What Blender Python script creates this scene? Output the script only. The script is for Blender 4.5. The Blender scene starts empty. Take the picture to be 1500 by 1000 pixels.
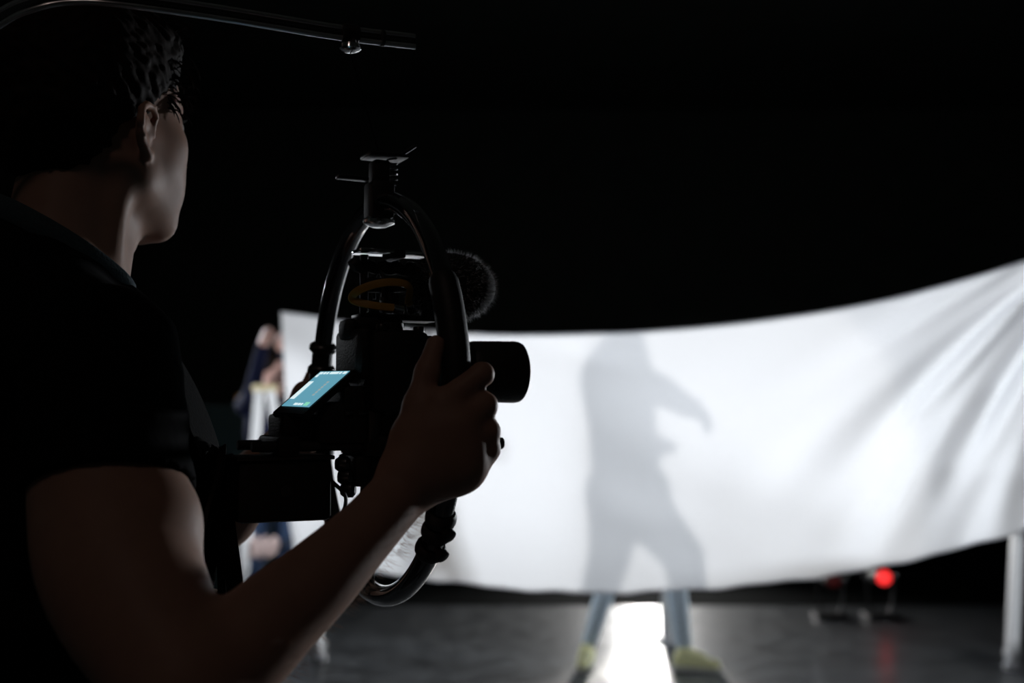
import bpy, bmesh, math, random
import numpy as np
from mathutils import Vector, Matrix

random.seed(7)
rng = np.random.default_rng(11)
S = bpy.context.scene
COL = S.collection
R = math.radians

# ------------------------------------------------------------------ camera
FPX = 1667.0
CAM = Vector((0, 0, 1.4))
TH = math.atan(100 / FPX)
FWD = Vector((0, math.cos(TH), math.sin(TH)))
UPV = Vector((0, -math.sin(TH), math.cos(TH)))


def P(px, py, d):
    """world point that the photograph shows at (px, py), d metres in front of the camera"""
    return CAM + d * (FWD + Vector(((px - 750) / FPX, 0, 0)) + UPV * ((500 - py) / FPX))


cd = bpy.data.cameras.new('camera_view')
cam = bpy.data.objects.new('camera_view', cd)
COL.objects.link(cam)
cam.location = CAM
cam.rotation_euler = (math.pi / 2 + TH, 0, 0)
cd.lens = 36 * FPX / 1500
cd.sensor_width = 36
cd.clip_start = 0.05
cd.dof.use_dof = True
cd.dof.focus_distance = 1.12
cd.dof.aperture_fstop = 3.2
cd.dof.aperture_blades = 9
S.camera = cam

# ------------------------------------------------------------------ world, lights, exposure
w = bpy.data.worlds.new('dark_studio')
S.world = w
w.use_nodes = True
w.node_tree.nodes['Background'].inputs[0].default_value = (1.0, 0.80, 0.72, 1)
w.node_tree.nodes['Background'].inputs[1].default_value = 0.014
S.view_settings.view_transform = 'Standard'
S.view_settings.look = 'None'
S.view_settings.gamma = 1
S.view_settings.use_curve_mapping = False
S.view_settings.exposure = 0.0

LAMP = Vector((1.17, 10.2, 0.66))
BEAM_W, RIGHT_W, LEFT_W, SPILL_W = 262, 66, 21, 380


def aim(o, target):
    o.rotation_euler = (Vector(target) - o.location).to_track_quat('-Z', 'Y').to_euler()


sl = bpy.data.lights.new('beam', 'SPOT')
sl.energy = BEAM_W
sl.spot_size = R(28)
sl.spot_blend = 0.12
sl.shadow_soft_size = 0.055
sl.color = (1.0, 0.95, 0.88)
beam = bpy.data.objects.new('beam', sl)
COL.objects.link(beam)
beam.location = LAMP
aim(beam, (0.60, 5.0, 0.93))

sw = bpy.data.lights.new('spill', 'SPOT')
sw.energy = SPILL_W
sw.spot_size = R(125)
sw.spot_blend = 0.9
sw.shadow_soft_size = 0.09
sw.color = (1.0, 0.985, 0.97)
spill = bpy.data.objects.new('spill', sw)
COL.objects.link(spill)
spill.location = LAMP
aim(spill, (0.60, 5.0, 0.93))

side_fills = []  # unseen side lamps added to lift the sheet's base brightness
for sx, sy, sz, tx, spr, en in ((6.3, 9.6, 1.35, 0.2, 50, RIGHT_W), (-5.8, 10.2, 2.9, 0.5, 37, LEFT_W)):
    al = bpy.data.lights.new('fill_softbox_light', 'AREA')
    al.shape = 'RECTANGLE'
    al.size, al.size_y = 1.1, 0.22
    al.energy = en
    al.spread = R(spr)
    al.color = (0.90, 0.945, 1.0)
    o = bpy.data.objects.new('fill_softbox_light', al)
    COL.objects.link(o)
    o.location = (sx, sy, sz)
    aim(o, (tx, 5.1, 1.25))
    side_fills.append(o)

fill_spots = []  # out-of-view fill added to brighten the ladders and the helper's hands
for loc, tgt, size, en in (((-3.1, 3.4, 1.55), (-1.42, 6.6, 1.15), 24, 330), ((5.5, 3.4, 1.15), (2.76, 6.3, .42), 10, 300)):
    ql = bpy.data.lights.new('fill_spot', 'SPOT')
    ql.energy = en
    ql.spot_size = R(size)
    ql.spot_blend = 0.5
    ql.shadow_soft_size = 0.03
    ql.color = (0.92, 0.96, 1.0)
    o = bpy.data.objects.new('fill_spot', ql)
    COL.objects.link(o)
    o.location = loc
    aim(o, tgt)
    fill_spots.append(o)

hl = bpy.data.lights.new('ambient_fill', 'AREA')  # unseen lamp added as weak ambient light on the cameraman
hl.shape = 'DISK'
hl.size = 0.5
hl.energy = 5.0
hl.color = (1.0, 0.74, 0.66)
ceiling_fill = bpy.data.objects.new('ambient_fill', hl)
COL.objects.link(ceiling_fill)
ceiling_fill.location = (-0.6, -1.8, 5.2)
aim(ceiling_fill, (-0.3, 1.2, 1.3))

# ------------------------------------------------------------------ materials
MATS = {}


def mat(name, col, rough=0.6, metal=0.0, noise=0.0, scale=30, bump=0.0, coat=0.0, spec=0.5, sub=0.0, emit=None, es=0.0,
        rvar=0.0, col2=None, sheen=0.0):
    m = bpy.data.materials.new(name)
    m.use_nodes = True
    nt = m.node_tree
    b = nt.nodes['Principled BSDF']
    b.inputs['Base Color'].default_value = (*col, 1)
    b.inputs['Roughness'].default_value = rough
    b.inputs['Metallic'].default_value = metal
    b.inputs['Coat Weight'].default_value = coat
    b.inputs['Specular IOR Level'].default_value = spec
    b.inputs['Sheen Weight'].default_value = sheen
    if sub:
        b.inputs['Subsurface Weight'].default_value = sub
        b.inputs['Subsurface Radius'].default_value = (0.012, 0.004, 0.002)
        b.inputs['Subsurface Scale'].default_value = 1.0
    if emit:
        b.inputs['Emission Color'].default_value = (*emit, 1)
        b.inputs['Emission Strength'].default_value = es
    if noise or bump or rvar:
        tc = nt.nodes.new('ShaderNodeTexCoord')
        n = nt.nodes.new('ShaderNodeTexNoise')
        n.inputs['Scale'].default_value = scale
        n.inputs['Detail'].default_value = 6
        nt.links.new(tc.outputs['Object'], n.inputs['Vector'])
        if noise:
            cr = nt.nodes.new('ShaderNodeMixRGB')
            c2 = col2 or tuple(max(0, c * (1 - noise)) for c in col)
            cr.inputs[1].default_value = (*c2, 1)
            cr.inputs[2].default_value = (*tuple(min(1, c * (1 + noise)) for c in col), 1)
            nt.links.new(n.outputs['Fac'], cr.inputs[0])
            nt.links.new(cr.outputs[0], b.inputs['Base Color'])
        if rvar:
            mr = nt.nodes.new('ShaderNodeMapRange')
            mr.inputs[1].default_value = 0.35
            mr.inputs[2].default_value = 0.65
            mr.inputs[3].default_value = max(0.02, rough - rvar)
            mr.inputs[4].default_value = rough + rvar
            nt.links.new(n.outputs['Fac'], mr.inputs[0])
            nt.links.new(mr.outputs[0], b.inputs['Roughness'])
        if bump:
            bp = nt.nodes.new('ShaderNodeBump')
            bp.inputs['Strength'].default_value = bump
            bp.inputs['Distance'].default_value = 0.002
            nt.links.new(n.outputs['Fac'], bp.inputs['Height'])
            nt.links.new(bp.outputs[0], b.inputs['Normal'])
    MATS[name] = m
    return m


M_wall = mat('black_drape', (0.050, 0.056, 0.050), 0.95, noise=0.3, scale=3, spec=0.05)
M_dark_band = mat('matte_black_band', (0.010, 0.011, 0.011), 1.0, noise=0.3, scale=4, spec=0.02)
M_floor = mat('dark_glossy_floor', (0.085, 0.095, 0.103), 0.58, noise=0.45, scale=7, rvar=0.12, spec=1.0, coat=0.7)
M_floor.node_tree.nodes['Principled BSDF'].inputs['Coat Roughness'].default_value = 0.27
M_skin = mat('skin', (0.42, 0.25, 0.185), 0.55, noise=0.12, scale=45, sub=0.08, spec=0.3)
M_skinp = mat('skin_far', (0.70, 0.42, 0.36), 0.55, noise=0.1, scale=30)
M_hair = mat('dark_hair', (0.014, 0.009, 0.007), 0.7, noise=0.5, scale=60, bump=0.3, spec=0.10)
M_shirt = mat('black_jersey', (0.006, 0.006, 0.0065), 0.95, noise=0.3, scale=120, bump=0.3, spec=0.06)
M_collar = mat('teal_neckband', (0.05, 0.085, 0.10), 0.85, noise=0.4, scale=300, bump=0.5)
M_trouser = mat('black_trousers', (0.012, 0.012, 0.014), 0.9)
M_webbing = mat('black_webbing', (0.008, 0.008, 0.008), 0.9, noise=0.4, scale=400, bump=0.6, spec=0.1)
M_rubber = mat('black_rubber', (0.012, 0.012, 0.012), 0.55, bump=0.2, scale=200)
M_gloss = mat('gloss_black_metal', (0.010, 0.010, 0.011), 0.10, spec=0.8, coat=1.0)
M_gloss.node_tree.nodes['Principled BSDF'].inputs['Coat IOR'].default_value = 1.9
M_mirror = mat('mirror_polished_metal', (0.85, 0.86, 0.88), 0.06, metal=1.0)
M_plast = mat('camera_plastic', (0.010, 0.010, 0.010), 0.5, bump=0.5, scale=500, noise=0.2, spec=0.35)
M_metal = mat('dark_metal', (0.06, 0.06, 0.062), 0.35, metal=0.9)
M_chrome = mat('polished_metal', (0.78, 0.79, 0.81), 0.15, metal=1.0)
M_glass = mat('lens_glass', (0.01, 0.01, 0.02), 0.05, coat=1.0)
M_fur = mat('grey_fur', (0.50, 0.50, 0.52), 0.8)
M_foam = mat('black_foam', (0.02, 0.02, 0.02), 0.9)
M_steel = mat('brushed_dark_steel', (0.85, 0.87, 0.90), 0.28, metal=1.0)
M_amber = mat('amber_cable', (0.50, 0.28, 0.04), 0.5)
M_white = mat('white_paint', (0.88, 0.89, 0.91), 0.5, noise=0.04, scale=20)
M_cream = mat('cream_cap', (0.82, 0.70, 0.42), 0.6)
M_navy = mat('navy_cotton', (0.007, 0.009, 0.028), 0.9, noise=0.3, scale=40, spec=0.08)
M_denim = mat('washed_denim', (0.62, 0.74, 0.84), 0.85, noise=0.2, scale=80)
M_ddenim = mat('dark_denim', (0.03, 0.06, 0.13), 0.85, noise=0.3, scale=60)
M_greys = mat('grey_hoodie', (0.18, 0.18, 0.19), 0.9, noise=0.2, scale=50)
M_yellow = mat('neon_yellow_mesh', (0.90, 0.89, 0.45), 0.6, noise=0.25, scale=60)
M_sole = mat('pale_sole', (0.5, 0.5, 0.45), 0.6)
M_teal = mat('teal_grey_board', (0.045, 0.085, 0.085), 0.8, noise=0.3, scale=4)
M_orange = mat('orange_plastic', (0.55, 0.24, 0.03), 0.45)
M_rag = mat('pale_pink_rag', (0.62, 0.48, 0.46), 0.9, noise=0.15, scale=20)
M_lampw = mat('lamp_lens', (0.9, 0.9, 0.9), 0.4, emit=(1, 0.98, 0.94), es=14)
M_softw = mat('fill_softbox_cloth', (0.85, 0.85, 0.85), 0.8, emit=(0.92, 0.96, 1.0), es=1.2)
M_red = mat('red_lens', (0.7, 0.02, 0.02), 0.3, emit=(1.0, 0.035, 0.035), es=1.3)
M_redd = mat('dim_red_lens', (0.10, 0.01, 0.01), 0.5, emit=(1.0, 0.05, 0.04), es=0.012)
M_scr = mat('screen_picture', (0.02, 0.05, 0.06), 0.3, emit=(0.14, 0.40, 0.52), es=0.85)
M_scrw = mat('screen_white', (0.1, 0.1, 0.1), 0.3, emit=(0.75, 0.92, 0.95), es=0.95)
M_scrg = mat('screen_green', (0.05, 0.1, 0.05), 0.3, emit=(0.30, 0.85, 0.60), es=0.8)
M_scrb = mat('screen_beige', (0.1, 0.1, 0.1), 0.3, emit=(0.33, 0.40, 0.40), es=0.9)
M_eye = mat('eye_white', (0.7, 0.68, 0.66), 0.2)
M_iris = mat('iris', (0.08, 0.05, 0.03), 0.2)

# sheet: thin white cotton that lets light through
M_sheet = bpy.data.materials.new('white_cotton_sheet')
M_sheet.use_nodes = True
nt = M_sheet.node_tree
nt.nodes.clear()
out = nt.nodes.new('ShaderNodeOutputMaterial')
mx = nt.nodes.new('ShaderNodeMixShader')
df = nt.nodes.new('ShaderNodeBsdfDiffuse')
tr = nt.nodes.new('ShaderNodeBsdfTranslucent')
df.inputs[0].default_value = (0.86, 0.87, 0.90, 1)
tr.inputs[0].default_value = (0.86, 0.87, 0.89, 1)
mx.inputs[0].default_value = 0.55
nt.links.new(df.outputs[0], mx.inputs[1])
nt.links.new(tr.outputs[0], mx.inputs[2])
nt.links.new(mx.outputs[0], out.inputs[0])


# ------------------------------------------------------------------ object helpers
def empty(name, loc=(0, 0, 0), rotz=0, label=None, cat=None, group=None):
    o = bpy.data.objects.new(name, None)
    COL.objects.link(o)
    o.location = loc
    o.rotation_euler = (0, 0, rotz)
    o.empty_display_size = 0.05
    tag(o, label, cat, group)
    return o


def tag(o, label=None, cat=None, group=None, kind=None):
    if label: o['label'] = label
    if cat: o['category'] = cat
    if group: o['group'] = group
    if kind: o['kind'] = kind
    return o


def mobj(name, verts, faces, m, parent=None, smooth=True, loc=None):
    me = bpy.data.meshes.new(name)
    me.from_pydata([tuple(v) for v in verts], [], faces)
    if smooth:
        me.polygons.foreach_set('use_smooth', [True] * len(me.polygons))
    me.materials.append(m)
    me.update()
    o = bpy.data.objects.new(name, me)
    COL.objects.link(o)
    if parent is not None: o.parent = parent
    if loc is not None: o.location = loc
    return o


def bobj(name, bm, m, parent=None, smooth=True, angle=40):
    bmesh.ops.recalc_face_normals(bm, faces=bm.faces)
    me = bpy.data.meshes.new(name)
    if smooth:
        for f in bm.faces: f.smooth = True
        for e in bm.edges:
            if len(e.link_faces) == 2 and e.calc_face_angle(0) > R(angle): e.smooth = False
    bm.to_mesh(me)
    bm.free()
    me.materials.append(m)
    o = bpy.data.objects.new(name, me)
    COL.objects.link(o)
    if parent is not None: o.parent = parent
    return o


def BM(): return bmesh.new()


def box(bm, c, size, bev=0.0, rot=None, taper=None):
    r = bmesh.ops.create_cube(bm, size=1.0)
    vs = r['verts']
    for v in vs:
        k = 1.0
        if taper and v.co.z > 0: k = taper
        v.co = Vector((v.co.x * size[0] * k, v.co.y * size[1] * k, v.co.z * size[2]))
    if bev:
        es = list({e for v in vs for e in v.link_edges})
        rr = bmesh.ops.bevel(bm, geom=es, offset=bev, segments=2, affect='EDGES', profile=0.5)
        vs = list({v for f in rr['faces'] for v in f.verts} | {v for v in vs if v.is_valid})
    M = Matrix.Translation(Vector(c))
    if rot is not None:
        M = M @ (rot.to_4x4() if isinstance(rot, Matrix) else Matrix.Rotation(rot, 4, 'Z'))
    bmesh.ops.transform(bm, matrix=M, verts=[v for v in vs if v.is_valid])


def lathe(bm, a, b, prof, seg=24):
    """surface of revolution about the line a -> b; prof = [(t along in metres, radius)]"""
    a, b = Vector(a), Vector(b)
    z = (b - a).normalized()
    x = z.orthogonal().normalized()
    y = z.cross(x)
    rings = []
    for t, r in prof:
        c = a + z * t
        rings.append([bm.verts.new(c + (x * math.cos(2 * math.pi * k / seg) + y * math.sin(2 * math.pi * k / seg)) * max(r, 1e-5)) for k in range(seg)])
    for i in range(len(rings) - 1):
        for k in range(seg):
            bm.faces.new((rings[i][k], rings[i][(k + 1) % seg], rings[i + 1][(k + 1) % seg], rings[i + 1][k]))
    bm.faces.new(rings[0][::-1])
    bm.faces.new(rings[-1])


def cyl(bm, a, b, r, seg=20, bev=0.0, r2=None):
    L = (Vector(b) - Vector(a)).length
    r2 = r if r2 is None else r2
    bev = min(bev, L * .4, r * .5)
    lathe(bm, a, b, [(0, r - bev), (bev, r), (L - bev, r2), (L, r2 - bev)] if bev else [(0, r), (L, r2)], seg)


def spline(pts, n=10):
    pts = [Vector(p) for p in pts]
    out = []
    for i in range(len(pts) - 1):
        p0 = pts[i - 1] if i else pts[0] * 2 - pts[1]
        p1, p2 = pts[i], pts[i + 1]
        p3 = pts[i + 2] if i + 2 < len(pts) else p2 * 2 - p1
        for k in range(n):
            t = k / n
            out.append(0.5 * ((2 * p1) + (p2 - p0) * t + (2 * p0 - 5 * p1 + 4 * p2 - p3) * t * t + (3 * p1 - p0 - 3 * p2 + p3) * t ** 3))
    out.append(pts[-1])
    return out


def tube(bm, pts, r, seg=12, closed=False, flat=None, up=None):
    """sweep; r number or list; flat=(w,h) sweeps a rounded flat section with 'up' as thin direction"""
    n = len(pts)
    pts = [Vector(p) for p in pts]
    rings = []
    prev = None
    for i in range(n):
        a = pts[(i - 1) % n] if (closed or i) else pts[i]
        b = pts[(i + 1) % n] if (closed or i < n - 1) else pts[i]
        t = (b - a).normalized()
        if up is not None:
            u = up[i] if isinstance(up, list) else Vector(up)
            x = t.cross(u).normalized()
        elif prev is None:
            x = t.orthogonal().normalized()
        else:
            x = (prev - t * prev.dot(t)).normalized()
        prev = x
        y = x.cross(t).normalized()
        rr = r[i] if isinstance(r, (list, tuple)) else r
        ring = []
        for k in range(seg):
            an = 2 * math.pi * k / seg
            cx, cy = math.cos(an), math.sin(an)
            if flat:
                cx = math.copysign(abs(cx) ** 0.4, cx) * flat[0] / 2
                cy = math.copysign(abs(cy) ** 0.4, cy) * flat[1] / 2
            else:
                cx *= rr; cy *= rr
            ring.append(bm.verts.new(pts[i] + x * cx + y * cy))
        rings.append(ring)
    m = n if closed else n - 1
    for i in range(m):
        A, B = rings[i], rings[(i + 1) % n]
        for k in range(seg):
            bm.faces.new((A[k], A[(k + 1) % seg], B[(k + 1) % seg], B[k]))
    if not closed:
        bm.faces.new(rings[0][::-1])
        bm.faces.new(rings[-1])


# ------------------------------------------------------------------ smooth bodies: blended round limbs -> one mesh
def A3(v): return np.array(tuple(v), dtype=np.float64)


class Body:
    def __init__(s):
        s.p = []  # (bound centre, bound radius, fn, k, op)

    def cone(s, a, b, r1, r2, k=0.02, op='u'):
        a, b = A3(a), A3(b)
        ba = b - a
        L = max(np.dot(ba, ba), 1e-12)

        def fn(p):
            t = np.clip(((p - a) @ ba) / L, 0, 1)
            d = p - a - t[..., None] * ba
            return np.sqrt((d * d).sum(-1)) - (r1 + (r2 - r1) * t)
        s.p.append(((a + b) / 2, math.sqrt(L) / 2 + max(r1, r2), fn, k, op))
        return s

    def chain(s, pts, k=0.02):
        k = min(k, 0.008)
        for (a, r1), (b, r2) in zip(pts[:-1], pts[1:]): s.cone(a, b, r1, r2, k)
        return s

    def limb(s, pts, k=0.01, n=7):
        """one smooth tapering limb through (point, radius) pairs"""
        q = spline([Vector((*p, )) for p, r in pts], n)
        rr = [v.x for v in spline([Vector((r, 0, 0)) for p, r in pts], n)]
        a = np.array([tuple(v) for v in q])
        rr = np.array(rr)
        c = (a.min(0) + a.max(0)) / 2
        R_ = np.sqrt(((a - c) ** 2).sum(-1)).max() + rr.max()

        def fn(p):
            best = None
            for i in range(len(a) - 1):
                ba = a[i + 1] - a[i]
                t = np.clip(((p - a[i]) @ ba) / max(ba @ ba, 1e-12), 0, 1)
                d = p - a[i] - t[..., None] * ba
                v = np.sqrt((d * d).sum(-1)) - (rr[i] + (rr[i + 1] - rr[i]) * t)
                best = v if best is None else np.minimum(best, v)
            return best
        s.p.append((c, R_, fn, k, 'u'))
        return s

    def ball(s, c, r, k=0.02, op='u'): return s.cone(c, Vector(c) + Vector((0, 0, 1e-5)), r, r, k, op)

    def ell(s, c, rad, k=0.02, op='u', axes=None):
        c = A3(c)
        rad = np.array(rad, float)
        Rm = np.eye(3) if axes is None else np.array([A3(x) for x in axes])

        def fn(p):
            q = (p - c) @ Rm.T
            k0 = np.sqrt(((q / rad) ** 2).sum(-1))
            k1 = np.sqrt(((q / rad ** 2) ** 2).sum(-1)) + 1e-9
            return k0 * (k0 - 1) / k1
        s.p.append((c, rad.max(), fn, k, op))
        return s

    def eval(s, pts, ctr, rad):
        """pts [B,N,3], ctr [B,3], rad scalar"""
        D = np.full(pts.shape[:2], 1.0)
        for (c, br, fn, k, op) in s.p:
            if op == 'u':
                m = np.sqrt(((ctr - c) ** 2).sum(-1)) < br + rad + 0.06 + k
            elif op == 's':
                m = np.sqrt(((ctr - c) ** 2).sum(-1)) < br + rad + k
            else:
                m = np.ones(len(ctr), bool)
            if not m.any(): continue
            d = fn(pts[m])
            a = D[m]
            if op == 'u':
                h = np.maximum(k - np.abs(a - d), 0) / k
                D[m] = np.minimum(a, d) - h * h * k * 0.25
            elif op == 's':
                d = -d
                h = np.maximum(k - np.abs(a - d), 0) / k
                D[m] = np.maximum(a, d) + h * h * k * 0.25
            elif op == 'add':
                D[m] = a + d
            else:
                D[m] = np.maximum(a, d)
        return D

    def cut(s, point, normal):
        """remove everything on the normal side"""
        c, n = A3(point), A3(Vector(normal).normalized())
        s.p.append((c, 99, lambda p: (p - c) @ n, 0, 'i'))
        return s

    def add(s, fn):
        s.p.append((np.zeros(3), 99, fn, 0, 'add'))
        return s

    def mesh(s, name, h, m, parent=None, N=10):
        cs = np.array([c for c, br, f, k, op in s.p if op == 'u'])
        bs = np.array([br for c, br, f, k, op in s.p if op == 'u'])
        lo = (cs - bs[:, None]).min(0) - 0.03
        hi = (cs + bs[:, None]).max(0) + 0.03
        bsz = h * N
        nb = np.ceil((hi - lo) / bsz).astype(int)
        g = np.stack(np.meshgrid(*[np.arange(n) for n in nb], indexing='ij'), -1).reshape(-1, 3)
        ctr = lo + (g + 0.5) * bsz
        rad = bsz * 0.87
        d = s.eval(ctr[:, None, :], ctr, rad)[:, 0]
        act = np.abs(d) < rad * 1.7 + 0.008
        g, ctr = g[act], ctr[act]
        ax = np.arange(N + 1)
        off = np.stack(np.meshgrid(ax, ax, ax, indexing='ij'), -1).reshape(-1, 3)
        dims = nb * N + 2
        ids_all, vert_all, quads = [], [], []

        def gid(c): return (c[..., 0] * dims[1] + c[..., 1]) * dims[2] + c[..., 2]
        for st in range(0, len(g), 600):
            gg, cc = g[st:st + 600], ctr[st:st + 600]
            pts = lo + (gg[:, None, :] * N + off[None]) * h
            V = s.eval(pts, cc, rad).reshape(len(gg), N + 1, N + 1, N + 1)
            neg = V < 0
            cnt = np.zeros((len(gg), N, N, N), int)
            for dx in (0, 1):
                for dy in (0, 1):
                    for dz in (0, 1): cnt += neg[:, dx:dx + N, dy:dy + N, dz:dz + N]
            b, i, j, k_ = np.nonzero((cnt > 0) & (cnt < 8))
            acc = np.zeros((len(b), 3)); n_ = np.zeros(len(b))
            corners = [(0, 0, 0), (1, 0, 0), (0, 1, 0), (1, 1, 0), (0, 0, 1), (1, 0, 1), (0, 1, 1), (1, 1, 1)]
            for a0 in range(8):
                for a1 in range(a0 + 1, 8):
                    c0, c1 = corners[a0], corners[a1]
                    if sum(abs(x - y) for x, y in zip(c0, c1)) != 1: continue
                    v0 = V[b, i + c0[0], j + c0[1], k_ + c0[2]]
                    v1 = V[b, i + c1[0], j + c1[1], k_ + c1[2]]
                    x = (v0 < 0) != (v1 < 0)
                    t = np.where(x, v0 / np.where(x, v0 - v1, 1), 0)
                    q = np.array(c0)[None] + t[:, None] * (np.array(c1) - np.array(c0))[None]
                    acc += q * x[:, None]; n_ += x
            cell = gg[b] * N + np.stack([i, j, k_], -1)
            ids_all.append(gid(cell))
            vert_all.append(lo + (cell + acc / n_[:, None]) * h)
            for axn in range(3):
                sl0 = [slice(None)] + [slice(0, N)] * 3
                sl1 = list(sl0); sl1[axn + 1] = slice(1, N + 1)
                A, B = neg[tuple(sl0)], neg[tuple(sl1)]
                e = np.nonzero(A != B)
                base = gg[e[0]] * N + np.stack(e[1:], -1)
                u, v = [(1, 2), (2, 0), (0, 1)][axn]
                eu = np.zeros(3, int); eu[u] = 1
                ev = np.zeros(3, int); ev[v] = 1
                q = np.stack([gid(base - eu - ev), gid(base - ev), gid(base), gid(base - eu)], -1)
                fl = ~A[e]
                q[fl] = q[fl][:, ::-1]
                quads.append(q)
        ids = np.concatenate(ids_all); vs = np.concatenate(vert_all); Q = np.concatenate(quads)
        o_ = np.argsort(ids); ids = ids[o_]; vs = vs[o_]
        pos = np.searchsorted(ids, Q); pos = np.clip(pos, 0, len(ids) - 1)
        ok = (ids[pos] == Q).all(1)
        Q = pos[ok]
        # relax the grid stairs (two shrink / two grow passes)
        e = np.concatenate([Q[:, [0, 1]], Q[:, [1, 2]], Q[:, [2, 3]], Q[:, [3, 0]]])
        e = np.concatenate([e, e[:, ::-1]])
        deg = np.maximum(np.bincount(e[:, 0], minlength=len(vs)), 1)[:, None]
        for lam in (.5, -.52, .5, -.52):
            av = np.stack([np.bincount(e[:, 0], weights=vs[e[:, 1], c_], minlength=len(vs)) for c_ in range(3)], -1) / deg
            vs = vs + lam * (av - vs)
        me = bpy.data.meshes.new(name)
        me.vertices.add(len(vs)); me.vertices.foreach_set('co', vs.ravel())
        me.loops.add(len(Q) * 4); me.loops.foreach_set('vertex_index', Q.ravel().astype(np.int32))
        me.polygons.add(len(Q)); me.polygons.foreach_set('loop_start', np.arange(0, len(Q) * 4, 4, dtype=np.int32))
        me.update(calc_edges=True); me.validate()
        me.polygons.foreach_set('use_smooth', [True] * len(me.polygons))
        me.materials.append(m)
        o = bpy.data.objects.new(name, me)
        COL.objects.link(o)
        if parent is not None:
            o.parent = parent
            o.matrix_parent_inverse = Matrix.Translation(parent.location).inverted()
        return o


def world_part(name, bm, m, parent, **kw):
    """mesh made in world coordinates, parented to a thing standing elsewhere"""
    o = bobj(name, bm, m, parent, **kw)
    o.matrix_parent_inverse = (Matrix.Translation(parent.location) @ parent.rotation_euler.to_matrix().to_4x4()).inverted()
    return o


def make_head(B, O, f, up, k=0.016, sc=1.0, ears=True):
    """adds a head with face to body B. O = point between the ears, f = facing, up = crown direction"""
    f = Vector(f).normalized(); up = Vector(up); up = (up - f * up.dot(f)).normalized(); l = up.cross(f)
    ax = (f, l, up)

    def H(x, y, z): return O + (f * x + l * y + up * z) * sc
    s = sc
    B.ell(H(-.012, 0, .052), (.096 * s, .074 * s, .086 * s), k, axes=ax)
    B.ell(H(.045, 0, .05), (.046 * s, .058 * s, .055 * s), k, axes=ax)
    B.ell(H(.032, 0, -.018), (.058 * s, .055 * s, .072 * s), k, axes=ax)
    B.ell(H(.045, 0, -.06), (.045 * s, .042 * s, .034 * s), k, axes=ax)
    for y in (-1, 1):
        B.ball(H(.060, .043 * y, -.004), .021 * s, k)
        B.ell(H(.030, .030 * y, -.015), (.046 * s, .037 * s, .052 * s), k, axes=ax)
        B.ball(H(.036, .046 * y, -.034), .018 * s, k)
        B.ball(H(.062, .034 * y, -.036), .019 * s, k)
        B.ball(H(.068, .027 * y, -.058), .019 * s, k)
        B.cone(H(.004, .054 * y, -.052), H(.070, .019 * y, -.088), .016 * s, .016 * s, k)
        B.cone(H(.004, .056 * y, -.01), H(.004, .054 * y, -.052), .015 * s, .015 * s, k)
    B.cone(H(.080, -.030, .042), H(.080, .030, .042), .012 * s, .012 * s, .012 * s)
    for y in (-1, 1):
        B.ball(H(.098, .032 * y, .020), .015 * s, .012 * s, 's')
        B.ball(H(.078, .032 * y, .022), .0135 * s, .004 * s)
        B.cone(H(.083, .022 * y, .031), H(.079, .043 * y, .030), .0045 * s, .004 * s, .004 * s)
    B.cone(H(.077, -.010, -.084), H(.077, .010, -.084), .019 * s, .019 * s, .014 * s)
    B.cone(H(.088, 0, .026), H(.110, 0, -.008), .008 * s, .010 * s, .010 * s)
    for y in (-1, 1): B.ball(H(.099, .011 * y, -.014), .008 * s, .008 * s)
    B.cone(H(.083, 0, -.045), H(.089, 0, -.045), .02 * s, .016 * s, .012 * s)
    B.cone(H(.092, -.018, -.040), H(.101, 0, -.037), .004 * s, .005 * s, .005 * s)
    B.cone(H(.092, .018, -.040), H(.101, 0, -.037), .004 * s, .005 * s, .005 * s)
    B.cone(H(.091, -.016, -.051), H(.099, .0, -.053), .004 * s, .006 * s, .005 * s)
    B.cone(H(.091, .016, -.051), H(.099, .0, -.053), .004 * s, .006 * s, .005 * s)
    if ears:
        EZ = .80
        for y in (-1, 1):
            rim = [(.010, .078, .010), (.010, .081, .024), (.002, .085, .033), (-.010, .090, .034), (-.020, .094, .026), (-.023, .095, .010),
                   (-.018, .091, -.008), (-.010, .086, -.020), (-.002, .081, -.030), (.006, .077, -.026)]
            pr = [.0035, .0035, .0038, .004, .004, .004, .004, .0045, .0068, .005]
            for i in range(len(rim) - 1):
                a, b = rim[i], rim[i + 1]
                B.cone(H(a[0], a[1] * y, a[2] * EZ - .004), H(b[0], b[1] * y, b[2] * EZ - .004), pr[i] * s, pr[i + 1] * s, .003 * s)
            B.ell(H(-.007, .0815 * y, -.003), (.015 * s, .0055 * s, .021 * s), .004 * s, axes=(f * 0.93 + l * (-.37 * y), l * .93 + f * (.37 * y), up))
            B.cone(H(-.002, .078 * y, .010), H(-.010, .087 * y, -.012), .003 * s, .003 * s, .003 * s)
            B.ball(H(-.001, .090 * y, -.004), .0075 * s, .003 * s, 's')
            B.cone(H(.008, .080 * y, -.002), H(.008, .080 * y, -.006), .003 * s, .003 * s, .003 * s)
    return H


def make_hand(B, pts, k=0.007):
    """pts: dict with wrist and five chains of (point, radius)"""
    w, wr = pts['wrist']
    for nm in ('index', 'middle', 'ring', 'little'):
        ch = pts[nm]
        B.cone(w.lerp(ch[0][0], .15), ch[0][0], wr * .72, ch[0][1] * 1.2, k * 2)
        B.chain(ch, k * .55)
    th = pts['thumb']
    B.cone(w.lerp(th[0][0], .3), th[0][0], wr * .75, th[0][1], k * 2)
    B.chain(th, k)
    B.cone(th[0][0], pts['index'][0][0].lerp(w, .3), th[0][1] * .9, .012, k * 2)

# ================================================================== THE ROOM
def setting(name, verts, m):
    o = mobj(name, verts, [(0, 1, 2, 3)], m, smooth=False)
    o['kind'] = 'structure'
    return o


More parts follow.
